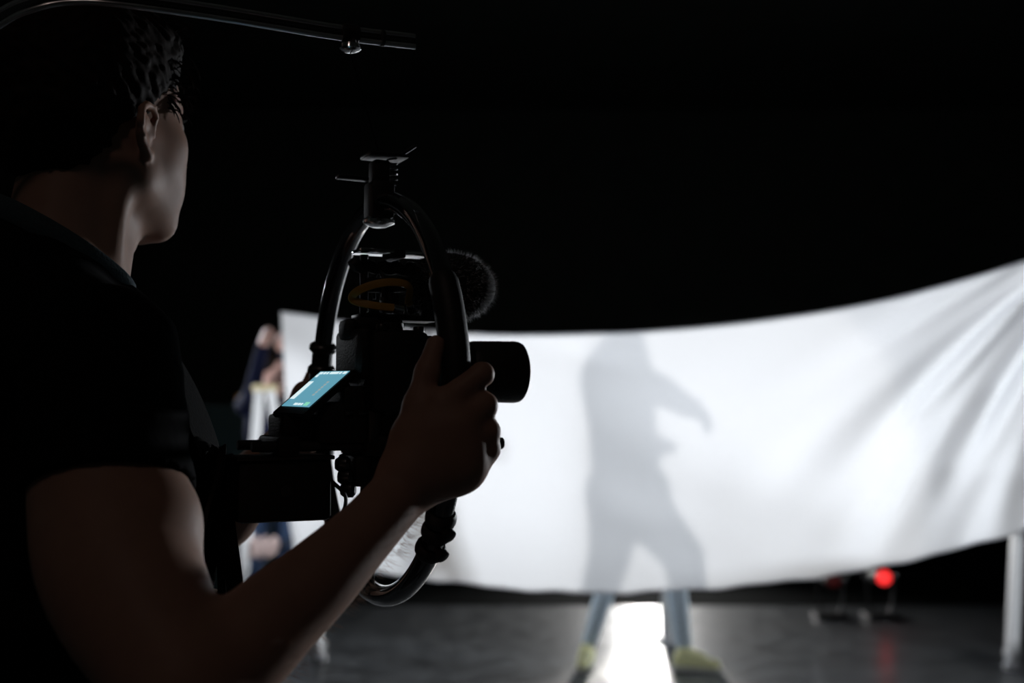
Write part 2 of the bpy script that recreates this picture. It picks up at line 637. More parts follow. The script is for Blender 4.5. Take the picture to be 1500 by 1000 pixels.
X0, X1, Y0, Y1, ZC = -7.5, 8.5, -3.0, 15.0, 5.4
setting('floor', [(X0, Y0, 0), (X1, Y0, 0), (X1, Y1, 0), (X0, Y1, 0)], M_floor)
setting('ceiling', [(X0, Y0, ZC), (X0, Y1, ZC), (X1, Y1, ZC), (X1, Y0, ZC)], M_wall)
setting('wall_back', [(X0, Y1, 0), (X1, Y1, 0), (X1, Y1, ZC), (X0, Y1, ZC)], M_wall)
setting('wall_front', [(X1, Y0, 0), (X0, Y0, 0), (X0, Y0, ZC), (X1, Y0, ZC)], M_wall)
setting('wall_left', [(X0, Y0, 0), (X0, Y1, 0), (X0, Y1, ZC), (X0, Y0, ZC)], M_wall)
setting('wall_right', [(X1, Y1, 0), (X1, Y0, 0), (X1, Y0, ZC), (X1, Y1, ZC)], M_wall)


# ================================================================== THE SHEET
def lerp_tab(tab, x):
    xs = [t[0] for t in tab]; ys = [t[1] for t in tab]
    # monotone-ish smooth interpolation
    n = len(xs)
    if x <= xs[0]: return ys[0] + (x - xs[0]) * (ys[1] - ys[0]) / (xs[1] - xs[0])
    if x >= xs[-1]: return ys[-1] + (x - xs[-1]) * (ys[-1] - ys[-2]) / (xs[-1] - xs[-2])
    for i in range(n - 1):
        if x <= xs[i + 1]: break
    t = (x - xs[i]) / (xs[i + 1] - xs[i])
    m0 = (ys[i + 1] - ys[max(i - 1, 0)]) / (xs[i + 1] - xs[max(i - 1, 0)])
    m1 = (ys[min(i + 2, n - 1)] - ys[i]) / (xs[min(i + 2, n - 1)] - xs[i])
    h = xs[i + 1] - xs[i]
    return ((2 * t ** 3 - 3 * t ** 2 + 1) * ys[i] + (t ** 3 - 2 * t ** 2 + t) * h * m0 + (-2 * t ** 3 + 3 * t ** 2) * ys[i + 1] + (t ** 3 - t ** 2) * h * m1)


TOP = [(412, 458), (460, 464), (520, 475), (700, 490), (800, 491), (880, 489), (950, 486), (1050, 478), (1150, 466), (1250, 450), (1350, 428), (1500, 384), (1640, 330)]
BOT = [(430, 806), (480, 822), (560, 838), (640, 849), (750, 861), (850, 867), (960, 865), (1050, 860), (1150, 850), (1250, 836), (1300, 826), (1400, 803), (1500, 775), (1640, 728)]


def sheet_depth(px):
    d = 5.0
    if px < 860: d += 1.45 * ((860 - px) / 445) ** 1.6
    if px > 1150: d += 0.25 * ((px - 1150) / 490) ** 2
    return d


NU, NV = 300, 90
verts, faces = [], []
lines = [(1.30, 0.0), ]
for i in range(NU + 1):
    u = i / NU
    for j in range(NV + 1):
        v = j / NV
        pxt = 412 + u * (1640 - 412)
        pxb = 430 + u * (1640 - 430)
        px = pxt + (pxb - pxt) * v
        py = lerp_tab(TOP, pxt) * (1 - v) + lerp_tab(BOT, pxb) * v
        d = sheet_depth(px)
        # pull folds that fan out from the upper right corner
        kx, ky = 1660, 300
        dx, dy = kx - px, py - ky
        r = math.hypot(dx, dy)
        th = math.atan2(dy, dx)  # 0 = to the left, pi/2 = down
        th2 = th - 0.0004 * (r - 200)  # folds bend towards the horizontal as they sag
        env = math.exp(-((th2 - 0.83) / 0.34) ** 2) * max(0, min(1, (r - 30) / 200)) * max(0, min(1, (760 - r) / 420))
        d += 0.095 * env * math.sin(th2 * 21 + 1.2 * math.sin(r / 210) + 0.6)
        d += 0.030 * env * math.sin(th2 * 47 + r / 90)
        # broad soft sag lines along the whole cloth
        sag = max(0, min(1, (px - 980) / 350))
        d += 0.020 * sag * math.sin(th * 15 + r / 260 + 0.8)
        d += 0.006 * math.sin(px / 95 + v * 3) * (0.4 + v)
        lf = max(0, (520 - px) / 110)
        d += 0.03 * lf * math.sin(v * 16 + px / 40)
        # scalloped lower hem
        if v > 0.97: py += 1.2 * math.sin(px / 23) + 0.8 * math.sin(px / 11)
        verts.append(P(px, py, d))
for i in range(NU):
    for j in range(NV):
        a = i * (NV + 1) + j
        faces.append((a, a + 1, a + NV + 2, a + NV + 1))
sheet = mobj('sheet', verts, faces, M_sheet)
tag(sheet, 'wide white cotton sheet stretched across the dark studio, glowing from behind', 'sheet')
hb = BM()
tube(hb, [verts[i * (NV + 1)] for i in range(0, NU + 1, 2)], 0.005, 6)
tube(hb, [verts[i * (NV + 1) + NV] for i in range(0, NU + 1, 2)], 0.005, 6)
bobj('hem', hb, M_sheet, sheet)


# ================================================================== LAMP BEHIND THE SHEET, ADDED SIDE FILLS
def stand(bm, x, y, top, spread=0.45, a0=0.3):
    cyl(bm, (x, y, 0.12), (x, y, top), 0.013, 12)
    cyl(bm, (x, y, 0.42), (x, y, 0.50), 0.022, 12, .004)


def stand_legs(parent, x, y, spread=0.42, a0=0.3, m=None):
    for k in range(3):
        a = a0 + k * 2 * math.pi / 3
        b = BM()
        e = Vector((x + spread * math.cos(a), y + spread * math.sin(a), 0.012))
        cyl(b, (x, y, 0.46), e, 0.009, 8)
        cyl(b, e - Vector((0, 0, .012)), e + Vector((0, 0, .012)), .014, 8)
        cyl(b, (x, y, 0.14), Vector((x, y, .46)).lerp(e, .55), 0.006, 8)
        world_part('leg', b, m or M_metal, parent)


sp = empty('spotlight', (LAMP.x, LAMP.y, 0), 0, 'black studio spotlight with barn doors shining at the sheet from behind the performer', 'lamp')
dirv = (Vector((0.60, 5.0, 0.93)) - LAMP).normalized()
b = BM()
c0 = LAMP - dirv * 0.30
lathe(b, c0, LAMP, [(0, .05), (.01, .085), (.06, .095), (.22, .105), (.275, .11), (.275, .095), (.262, .09), (.262, .02)], 28)
world_part('housing', b, M_rubber, sp)
b = BM()
lathe(b, LAMP - dirv * .037, LAMP - dirv * .027, [(0, .088), (.006, .08), (.010, .02)], 28)
world_part('lens', b, M_lampw, sp)
sx = dirv.cross(Vector((0, 0, 1))).normalized()
szv = sx.cross(dirv)
for ax, other in ((sx, szv), (-sx, szv), (szv, sx), (-szv, sx)):
    b = BM()
    p0 = LAMP - dirv * .02 + ax * .105
    rot = Matrix((other, ax, dirv)).transposed()
    low = ax.z < -.9
    q0, q1 = p0, p0 + dirv * (.14 if low else .10) + ax * (-.060 if low else .06)
    th_ = (q1 - q0).cross(other).normalized() * .002
    vs = [b.verts.new(v) for v in (q0 - other * .08 - th_, q0 + other * .08 - th_, q1 + other * .11 - th_, q1 - other * .11 - th_,
                                   q0 - other * .08 + th_, q0 + other * .08 + th_, q1 + other * .11 + th_, q1 - other * .11 + th_)]
    for f in ((0, 1, 2, 3), (7, 6, 5, 4), (0, 4, 5, 1), (1, 5, 6, 2), (2, 6, 7, 3), (3, 7, 4, 0)): b.faces.new([vs[i] for i in f])
    world_part('barn_door', b, M_rubber, sp, smooth=False)
b = BM()
cm = LAMP - dirv * .15
tube(b, [cm + sx * .11, cm + sx * .125 - Vector((0, 0, .08)), cm + sx * .06 - Vector((0, 0, .15)), cm - sx * .06 - Vector((0, 0, .15)), cm - sx * .125 - Vector((0, 0, .08)), cm - sx * .11], .007, 8)
world_part('yoke', b, M_metal, sp)
b = BM(); stand(b, cm.x, cm.y, 0.51); world_part('pole', b, M_metal, sp)
stand_legs(sp, cm.x, cm.y)
beam.parent = sp
spill.parent = sp
spill.matrix_parent_inverse = Matrix.Translation(sp.location).inverted()
beam.matrix_parent_inverse = Matrix.Translation(sp.location).inverted()

for o_l, lab in zip(side_fills, ('added fill strip lamp on a black stand beyond the right end of the sheet', 'added fill strip lamp on a black stand beyond the left end of the sheet')):
    L = o_l.location.copy()
    t = empty('fill_softbox', (L.x, L.y, 0), 0, lab, 'lamp')
    q = o_l.rotation_euler.to_matrix()
    rx, ry, rz = q.col[0].copy(), q.col[1].copy(), q.col[2].copy()   # rz points backwards
    b = BM()
    fr = [L + rx * sx_ * .57 + ry * sy_ * .13 + rz * .01 for sx_, sy_ in ((-1, -1), (1, -1), (1, 1), (-1, 1))]
    bk = [L + rx * sx_ * .10 + ry * sy_ * .10 + rz * .45 for sx_, sy_ in ((-1, -1), (1, -1), (1, 1), (-1, 1))]
    vf = [b.verts.new(v) for v in fr]; vb = [b.verts.new(v) for v in bk]
    b.faces.new(vb)
    for k in range(4): b.faces.new((vf[k], vf[(k + 1) % 4], vb[(k + 1) % 4], vb[k]))
    b.faces.new(vf[::-1])
    world_part('hood', b, M_rubber, t, smooth=False)
    b = BM()
    box(b, L + rz * .004, (1.1, .22, .004), rot=q)
    world_part('diffuser', b, M_softw, t, smooth=False)
    b = BM(); fl = .86 if L.x > 0 else .20; box(b, L - rz * fl / 2 - ry * .135, (1.3, .006, fl), rot=q); world_part('bottom_flag', b, M_rubber, t, smooth=False)  # flag added to keep this fill off the floor
    b = BM()
    cb = L + rz * .52
    box(b, cb, (.14, .14, .2), .01, rot=q)
    world_part('lamp_head', b, M_rubber, t)
    b = BM(); stand(b, cb.x, cb.y, cb.z - .05); world_part('pole', b, M_metal, t)
    stand_legs(t, cb.x, cb.y, .5)
    o_l.location = L - rz * .008
    o_l.parent = t
    o_l.matrix_parent_inverse = Matrix.Translation(t.location).inverted()


# ================================================================== PERFORMER BEHIND THE SHEET
def SH(px, py, dp=6.2, ds=5.0):
    """point at distance dp whose shadow falls on the sheet where the photograph shows (px, py)"""
    s = P(px, py, ds)
    t = (dp - s.y) / (LAMP.y - s.y)
    return s.lerp(LAMP, t)


perf = empty('person', (P(940, 960, 6.2).x, 6.2, 0), 0, 'person behind the glowing sheet, seen as a grey shadow above legs in yellow sneakers', 'person')
B = Body()
nk = SH(915, 492); ch = SH(905, 560); wst = SH(916, 660); hip = SH(918, 715)
hd = nk + Vector((0.035, 0, 0.135))
make_head(B, hd, (1, -.25, -.05), (0, 0, 1), ears=True)
B.cone(hd + Vector((-.02, 0, -.03)), nk + Vector((0, 0, -.03)), .052, .060, .03)
B.cone(nk + Vector((0, 0, -.07)), ch, .075, .115, .04)
B.cone(ch, wst, .118, .098, .03)
B.cone(wst, hip, .100, .108, .03)
# shoulders (one towards the lamp, one towards the sheet)
shA = SH(905, 535, 6.05); shB = SH(905, 535, 6.35)
shA.z = nk.z - .09; shB.z = nk.z - .09
B.cone(shA, shB, .065, .065, .05)
# front arm pointing down to the right
el = SH(968, 572, 6.0); wr = SH(1012, 598, 5.95)
B.chain([(shA, .058), (el, .046), (wr, .030)], .03)
hx = {'wrist': (wr, .030)}
for nm, dz, ln in (('index', 4, 0), ('middle', -1, 3), ('ring', -6, 1), ('little', -10, -5)):
    a = SH(1023 + ln * .4, 600 - dz * .8, 5.93)
    hx[nm] = [(a, .011), (SH(1033 + ln, 606 - dz, 5.92), .009), (SH(1038 + ln, 618 - dz, 5.93), .008), (SH(1037 + ln, 628 - dz * .8, 5.95), .007)]
hx['thumb'] = [(SH(1016, 592, 5.96), .012), (SH(1022, 588, 5.98), .010), (SH(1029, 587, 6.0), .008)]
make_hand(B, hx)
# other arm bent across the belly
el2 = SH(905, 640, 6.42); wr2 = SH(965, 653, 6.35)
B.chain([(shB, .056), (el2, .045), (wr2, .028)], .03)
hx = {'wrist': (wr2, .028)}
for nm, dz, ln in (('index', 5, 0), ('middle', 1, 3), ('ring', -3, 0), ('little', -7, -4)):
    hx[nm] = [(SH(970, 655 - dz, 6.33), .011), (SH(980 + ln, 652 - dz, 6.31), .009), (SH(986 + ln, 654 - dz, 6.28), .008), (SH(988 + ln, 658 - dz, 6.25), .007)]
hx['thumb'] = [(SH(962, 650, 6.32), .012), (SH(968, 644, 6.30), .010), (SH(974, 640, 6.28), .008)]
make_hand(B, hx)
# legs
hipL = SH(905, 735, 6.2); hipR = SH(935, 735, 6.2)
knL = SH(893, 815, 6.25); knR = SH(1002, 815, 6.15)
anL = P(864, 950, 6.25); anR = P(1001, 950, 6.15)
anL.z = max(anL.z, .10); anR.z = max(anR.z, .10)
B.chain([(hipL, .085), (knL, .050), (anL, .032)], .03)
B.chain([(hipR, .088), (knR, .052), (anR, .033)], .03)
B.mesh('body', .011, M_skinp, perf)
# clothes
C_ = Body()
C_.cone(nk + Vector((0, 0, -.07)), ch, .080, .120, .04).cone(ch, wst, .124, .108, .03).cone(wst, hip, .110, .116, .03)
C_.cone(shA, shB, .072, .072, .05).chain([(shA, .066), (el, .055), (wr, .038)], .03).chain([(shB, .064), (el2, .054), (wr2, .036)], .03)
C_.mesh('hoodie', .012, M_greys, perf)
C_ = Body()
C_.cone(hipL + Vector((0, 0, .03)), hipR + Vector((0, 0, .03)), .112, .112, .05)
C_.chain([(hipL, .100), (knL, .068), (anL + Vector((0, 0, .03)), .043)], .03).chain([(hipR, .102), (knR, .070), (anR + Vector((0, 0, .03)), .045)], .03)
C_.mesh('jeans', .011, M_denim, perf)
Hh = Body()
Hh.ell(hd + Vector((-.02, 0, .075)), (.102, .084, .082), .02)
Hh.mesh('hair', .012, M_hair, perf)


def sneaker(parent, heel, dirv, L=.27):
    d = Vector((dirv[0], dirv[1], 0)).normalized(); n = Vector((-d.y, d.x, 0))
    h = Vector((heel.x, heel.y, 0))
    S_ = Body()
    S_.cone(h + d * .035 + Vector((0, 0, .055)), h + d * (L - .05) + n * .004 + Vector((0, 0, .042)), .040, .032, .02)
    S_.cone(h + d * .05 + Vector((0, 0, .095)), h + d * .14 + Vector((0, 0, .07)), .038, .036, .03)
    S_.cut((0, 0, .022), (0, 0, -1))
    S_.mesh('upper', .008, M_yellow, parent)
    S_ = Body()
    S_.cone(h + d * .035 + Vector((0, 0, .028)), h + d * (L - .05) + Vector((0, 0, .028)), .046, .044, .02)
    S_.cut((0, 0, .002), (0, 0, -1)).cut((0, 0, .030), (0, 0, 1))
    S_.mesh('sole', .008, M_sole, parent)
    b = BM()
    for k in range(4):
        c = h + d * (.12 + .025 * k) + Vector((0, 0, .104 - .009 * k))
        tube(b, [c - n * .028 - Vector((0, 0, .006)), c + Vector((0, 0, .004)), c + n * .028 - Vector((0, 0, .006))], .003, 6)
    world_part('laces', b, M_sole, parent)


sneaker(perf, anL - Vector((0.00, -.04, 0)), (-.25, -1))
sneaker(perf, anR - Vector((.05, 0, 0)), (1, -.42))


# ================================================================== HELPER HOLDING THE LEFT END OF THE SHEET
hp = empty('person', (P(402, 600, 7.15).x, 7.15, 0), 0, 'person in a navy shirt holding up the left end of the white sheet', 'person')
cor = P(412, 458, 6.45)
cx, cy = hp.location.x, 7.15
B = Body()
hd = Vector((cx + .0, cy - .03, 1.63))
Hd2 = make_head(B, hd, (.75, -.5, .15), (0, 0, 1))
nb = Vector((cx - .01, cy, 1.47))
B.cone(hd + Vector((-.01, .01, -.04)), nb, .052, .058, .03)
B.ell((cx, cy, 1.28), (.17, .115, .19), .05).ell((cx, cy, 1.05), (.145, .105, .17), .05).ell((cx, cy, .92), (.155, .11, .12), .05)
sR, sL = Vector((cx + .18, cy - .02, 1.43)), Vector((cx - .18, cy, 1.43))
B.cone(sL, sR, .055, .055, .05)
h1 = P(408, 500, 6.58); h2 = P(388, 492, 6.66)
e1 = Vector((cx + .25, cy - .26, 1.50)); e2 = Vector((cx - .07, cy - .30, 1.50))
for sh_, e_, h_ in ((sR, e1, h1), (sL, e2, h2)):
    wv = h_ + (e_ - h_).normalized() * .06
    B.chain([(sh_, .052), (e_, .042), (wv, .028)], .03)
    up_ = (cor - h_).normalized(); sd = Vector((.55, -.7, .3)).normalized()
    hx = {'wrist': (wv, .028)}
    for i, nm in enumerate(('index', 'middle', 'ring', 'little')):
        a = h_ + sd * (.03 - .02 * i)
        hx[nm] = [(a, .012), (a + Vector((.012, -.030, .035)), .010), (a + Vector((.030, -.045, .030)), .009), (a + Vector((.040, -.035, .008)), .008)]
    hx['thumb'] = [(h_ + Vector((.02, .01, -.01)), .014), (h_ + Vector((.045, -.01, .012)), .011), (h_ + Vector((.058, -.03, .026)), .009)]
    make_hand(B, hx)
for s_ in (-1, 1):
    B.chain([(Vector((cx + .09 * s_, cy, .90)), .085), (Vector((cx + .11 * s_, cy - .02, .50)), .055), (Vector((cx + .12 * s_, cy, .09)), .035)], .03)
B.mesh('body', .011, M_skinp, hp)
C_ = Body()
C_.ell((cx, cy, 1.28), (.185, .125, .20), .05).ell((cx, cy, 1.04), (.158, .118, .18), .05).cone(sL, sR, .064, .064, .05)
for sh_, e_, h_ in ((sR, e1, h1), (sL, e2, h2)):
    wv = h_ + (e_ - h_).normalized() * .075
    C_.chain([(sh_, .062), (e_, .052), (wv, .038)], .03)
C_.mesh('shirt', .012, M_navy, hp)
C_ = Body()
C_.ell((cx, cy, .92), (.168, .125, .12), .05)
for s_ in (-1, 1):
    C_.chain([(Vector((cx + .09 * s_, cy, .90)), .098), (Vector((cx + .11 * s_, cy - .02, .50)), .072), (Vector((cx + .12 * s_, cy, .10)), .060)], .03)
C_.mesh('jeans', .012, M_ddenim, hp)
Hh = Body()
Hh.ell(hd + Vector((-.012, .008, .062)), (.098, .094, .092), .02)
Hh.mesh('hair', .012, M_hair, hp)
for s_ in (-1, 1):
    S_ = Body()
    S_.cone((cx + .12 * s_, cy + .04, .045), (cx + .13 * s_, cy - .19, .038), .042, .034, .02)
    S_.cut((0, 0, .002), (0, 0, -1))
    S_.mesh('shoe', .01, M_rubber, hp)


# ================================================================== STEPLADDERS
def ladder(apx, lf, rf, topz, y0, width, label, name='stepladder'):
    """side-on A-frame: lf / rf = x of the feet, apx = x of the top, y0..y0+width = depth of its steps"""
    t = empty(name, ((lf + rf) / 2, y0 + width / 2, 0), 0, label, 'ladder', )
    for y in (y0, y0 + width):
        for fx, off in ((lf, -.03), (rf, .03)):
            b = BM()
            a = Vector((fx * y / y0, y, .03)); c = Vector(((apx + off) * y / y0, y, topz))
            tube(b, [a, c], 1, 8, flat=(.075, .048), up=(c - a).normalized().cross(Vector((0, 1, 0))))
            world_part('rail', b, M_white, t)
            b = BM()
            box(b, (fx * y / y0, y, .018), (.075, .045, .036), .006)
            world_part('rubber_foot', b, M_white, t)
    n = max(3, int(topz / .28))
    for i in range(1, n):
        u = i / n
        for fx, off, dp_ in ((lf, -.03, .08), (rf, .03, .025)):
            if fx == rf and i % 2: continue
            c = Vector((fx, y0 + width / 2, .03)).lerp(Vector((apx + off, y0 + width / 2, topz)), u)
            b = BM()
            c0_ = Vector((c.x, y0, c.z)); c1_ = Vector((c.x * (y0 + width) / y0, y0 + width, c.z))
            tube(b, [c0_, c1_], 1, 8, flat=(dp_ * .7, .022), up=(0, 0, 1))
            world_part('step', b, M_white, t)
    b = BM()
    ta = Vector((apx, y0, 0)); sk = math.atan2(-apx, y0)
    box(b, (apx * (1 + width / 2 / y0), y0 + width / 2, topz + .012), (.14, width + .06, .045), .012, rot=sk)
    world_part('top_cap', b, M_cream, t)
    for y in (y0 + .02, y0 + width - .02):
        b = BM()
        z = topz * .42
        la = Vector((lf * y / y0, y, .03)).lerp(Vector((apx * y / y0, y, topz)), .42); ra = Vector((rf * y / y0, y, .03)).lerp(Vector((apx * y / y0, y, topz)), .42)
        mid = (la + ra) / 2 - Vector((0, 0, .05))
        tube(b, [la, mid, ra], .008, 8)
        world_part('spreader', b, M_metal, t)
    return t


LA = P(391, 572, 6.5)
ladder(LA.x, P(356, 950, 6.5).x, P(482, 950, 6.7).x, LA.z, 6.45, .36, 'white stepladder with a cream top standing beside the left end of the sheet')
RA = P(1494, 742, 6.2)
ladder(RA.x + .02, P(1467, 960, 6.27).x, P(1590, 960, 6.2).x, RA.z, 6.24, .36, 'white stepladder whose leg shows below the right end of the sheet')

# a rag over the left ladder's step
rb = P(386, 815, 6.4)
verts, faces = [], []
for i in range(15):
    for j in range(17):
        u, v = i / 14 - .5, j / 16
        s_ = (v - .5) * .20
        z = -abs(s_) + .012 * math.sin(u * 18 + v * 3)
        y = .035 * math.tanh(s_ * 40) + .012 * math.sin(u * 20 + 2)
        verts.append((rb.x + .01 + u * .15 + .02 * math.sin(v * 5), 6.40 + y, rb.z + .11 + max(z, -.2)))
for i in range(14):
    for j in range(16):
        a = i * 17 + j
        faces.append((a, a + 1, a + 18, a + 17))
rag = mobj('rag', verts, faces, M_rag)
rag.modifiers.new('s', 'SOLIDIFY').thickness = .006
tag(rag, 'small pale pink rag hanging from the white stepladder on the left', 'rag')

# short white floor stand between the performer's feet and the lamp
t = empty('floor_stand', (P(975, 900, 7.0).x, 7.0, 0), 0, 'short white post stand on the floor beside the performer\'s right-hand leg', 'stand')
fx = t.location.x
b = BM(); cyl(b, (fx, 7.0, .02), (fx, 7.0, .56), .038, 20, .004); world_part('post', b, M_white, t)
b = BM(); lathe(b, (fx, 7.0, 0), (fx, 7.0, 1), [(0, .085), (.012, .085), (.02, .078), (.024, .03)], 28); world_part('base', b, M_white, t)
b = BM(); cyl(b, (fx, 7.0, .56), (fx, 7.0, .575), .044, 20, .004); world_part('cap', b, M_rubber, t)


# teal panel and orange clamps far left
pp = P(340, 590, 8.3)
t = empty('backdrop_board', (pp.x - .1, 8.3, 0), R(-8), 'dim teal-grey backdrop board standing in the dark behind the left stepladder', 'board')
b = BM(); box(b, (0, 0, pp.z / 2), (.95, .03, pp.z - .04), .004); bobj('panel', b, M_teal, t)
for x in (-.42, .42):
    b = BM(); box(b, (x, .05, pp.z / 2), (.05, .06, pp.z - .05), .004); bobj('batten', b, M_wall, t)
    b = BM(); box(b, (x, .08, .015), (.06, .5, .03), .004); bobj('foot', b, M_wall, t)
for i, (cxp, lab) in enumerate(((349, 'orange spring clamp gripping the top of the teal board, the brighter of the two'), (372, 'orange spring clamp on the teal board right beside the ladder top'))):
    c = P(cxp, 572, 8.27)
    t = empty('spring_clamp', (c.x, 8.3, pp.z - .045), 0, lab, 'clamp', None)
    for s_ in (-1, 1):
        b = BM(); tube(b, spline([(0, .012 * s_, -.03), (0, .03 * s_, .0), (0, .012 * s_, .04), (0, .035 * s_, .10)], 5), .016, 8); bobj('jaw', b, M_orange, t)
    b = BM(); cyl(b, (-.03, 0, .035), (.03, 0, .035), .014, 12); bobj('pivot', b, M_metal, t)


def red_lamp(px, py, d, m, label):
    c = P(px, py, d)
    t = empty('floor_light', (c.x, d, 0), 0, label, 'lamp')
    z = c.z
    b = BM(); lathe(b, (c.x, c.y + .10, z), (c.x, c.y - .10, z), [(0, .03), (.01, .052), (.15, .055), (.19, .058), (.19, .052), (.17, .045)], 20); world_part('housing', b, M_rubber, t)
    b = BM(); lathe(b, (c.x, c.y - .07, z), (c.x, c.y - .12, z), [(0, .050), (.02, .048), (.03, .03), (.034, .005)], 20); world_part('lens', b, m, t)
    b = BM(); tube(b, spline([(c.x - .08, c.y, z), (c.x - .085, c.y, z - .12), (c.x - .05, c.y, .03), (c.x + .05, c.y, .03), (c.x + .085, c.y, z - .12), (c.x + .08, c.y, z)], 5), .009, 8); world_part('bracket', b, M_metal, t)
    b = BM(); box(b, (c.x, c.y, .018), (.22, .20, .036), .008); world_part('base', b, M_rubber, t)
    for s_ in (-1, 1):
        b = BM(); lathe(b, (c.x + s_ * .08, c.y, z), (c.x + s_ * .115, c.y, z), [(0, .02), (.03, .02), (.035, .014)], 12); world_part('knob', b, M_chrome, t)


red_lamp(1289, 843, 7.68, M_red, 'small floor light glowing bright red under the right part of the sheet')
red_lamp(1216, 846, 7.68, M_redd, 'small floor light with a barely lit red lens, left of the bright red one')
# coiled cable right of the right-hand ladder

t = empty('fill_ceiling_lamp', tuple(ceiling_fill.location), 0, 'added dim fill lamp high up behind the photographer', 'lamp')
b = BM(); lathe(b, (0, 0, .2), (0, 0, -1), [(0, .05), (.02, .10), (.10, .27), (.17, .29), (.17, .27), (.14, .02)], 28); bobj('shade', b, M_rubber, t)
ceiling_fill.parent = t
ceiling_fill.matrix_parent_inverse = Matrix.Translation(t.location).inverted()

for o_l, lab in zip(fill_spots, ('added small fill spotlight out of view to the left, aimed at the cream-topped stepladder', 'added small fill spotlight out of view to the right, aimed at the right-hand stepladder')):
    L = o_l.location.copy()
    t = empty('spotlight', (L.x, L.y, 0), 0, lab, 'lamp')
    dv = -(o_l.rotation_euler.to_matrix().col[2])
    b = BM(); lathe(b, L - dv * .16, L + dv * .1, [(0, .03), (.01, .045), (.13, .048), (.20, .050), (.20, .044), (.14, .040), (.13, .01)], 20); world_part('can', b, M_rubber, t)
    b = BM(); lathe(b, L - dv * .012, L, [(0, .036), (.004, .034), (.007, .01)], 20); world_part('lens', b, M_lampw, t)
    b = BM(); stand(b, L.x - dv.x * .08, L.y - dv.y * .08, L.z - .04); world_part('pole', b, M_metal, t)
    stand_legs(t, L.x - dv.x * .08, L.y - dv.y * .08, .38)
    o_l.parent = t
    o_l.matrix_parent_inverse = Matrix.Translation(t.location).inverted()

b = BM(); box(b, (.6, 11.0, .002), (13.5, 5.5, .004))  # black layer added to darken the far floor into a band
fc = bobj('dark_band_layer', b, M_dark_band, None, smooth=False)
tag(fc, 'added matte black layer making the dark band at the back of the floor', 'dark band')

# ================================================================== CAMERAMAN
man = empty('person', (-.46, 1.16, 0), 0, 'cameraman in black t-shirt seen from behind, steering the camera ring bare-armed', 'person')
az = R(60)
TF = Vector((math.sin(az), math.cos(az), 0)); TL = Vector((-TF.y, TF.x, 0)); UZ = Vector((0, 0, 1))
TC = Vector((-.46, 1.16, 0))


def T(f, l, z): return TC + TF * f + TL * l + UZ * z


ha = R(30)
HF = Vector((math.sin(ha), math.cos(ha), .02))
HO = Vector((-.452, 1.22, 1.694))
B = Body()
HH = make_head(B, HO, HF, (0, 0, 1), k=.024)
# neck
NB = T(-.015, 0, 1.475)
B.cone(HH(-.030, 0, -.03), NB, .050, .060, .03)
B.cone(HH(.008, 0, -.07), T(.012, 0, 1.475), .040, .046, .025)
B.cone(HH(-.015, -.056, -.045), T(.030, -.020, 1.462), .012, .012, .016)
B.cone(HH(-.015, .056, -.045), T(.030, .020, 1.462), .012, .012, .016)
B.ball(HH(.036, 0, -.115), .012, .02)
# torso
SR = P(146, 530, .985); SL = T(0, .19, 1.43)
B.cone(T(-.03, 0, 1.525), SR.lerp(NB, .45), .044, .048, .04).cone(T(-.03, 0, 1.525), SL.lerp(NB, .45), .044, .048, .04)
B.cone(NB, SR.lerp(NB, .15), .055, .05, .05).cone(NB, SL, .055, .05, .05)
TA = (TF, TL, UZ)
B.ell(T(0, 0, 1.28), (.115, .165, .20), .05, axes=TA).ell(T(0, 0, 1.06), (.10, .145, .18), .05, axes=TA).ell(T(-.01, 0, .93), (.11, .16, .12), .05, axes=TA)
# right arm
A1 = P(158, 730, .925); A2 = P(183, 850, .875); EL = P(268, 1012, .81); WR = P(580, 729, .970)
B.limb([(SR, .057), (A1, .0615), (A2, .0600), (EL, .043)], .02)
B.ball(P(228, 760, .91), .030, .03)
F1 = P(340, 962, .838); F2 = P(407, 900, .867); F2b = P(466, 848, .895); F3 = P(532, 782, .935)
B.limb([(EL, .0425), (F1, .0400), (F2, .0360), (F2b, .0320), (F3, .0268), (WR, .0252)], .012)
# right hand on the grip
W_ = P(592, 712, .98)
hx = {'wrist': (W_, .026)}
hx['index'] = [(P(648, 592, .985), .0125), (P(706, 548, .998), .0105), (P(706, 545, 1.030), .0088), (P(684, 552, 1.052), .0080)]
hx['middle'] = [(P(672, 622, .980), .0130), (P(709, 594, .996), .0118), (P(710, 597, 1.032), .0090), (P(686, 600, 1.050), .0080)]
hx['ring'] = [(P(684, 652, .982), .0125), (P(713, 632, .996), .0118), (P(712, 634, 1.033), .0090), (P(688, 638, 1.048), .0078)]
hx['little'] = [(P(680, 680, .990), .0120), (P(714, 657, .998), .0112), (P(714, 660, 1.033), .0085), (P(692, 664, 1.045), .0070)]
hx['thumb'] = [(P(602, 640, .985), .0150), (P(612, 594, .990), .0125), (P(626, 545, 1.000), .0105), (P(638, 504, 1.012), .0085)]
make_hand(B, hx)
B.cone(P(640, 640, .985), P(675, 680, .99), .017, .018, .02)
B.cone(P(610, 690, .985), P(665, 685, .99), .024, .020, .02)
B.cone(P(694, 600, .998), P(700, 655, 1.004), .012, .011, .010)
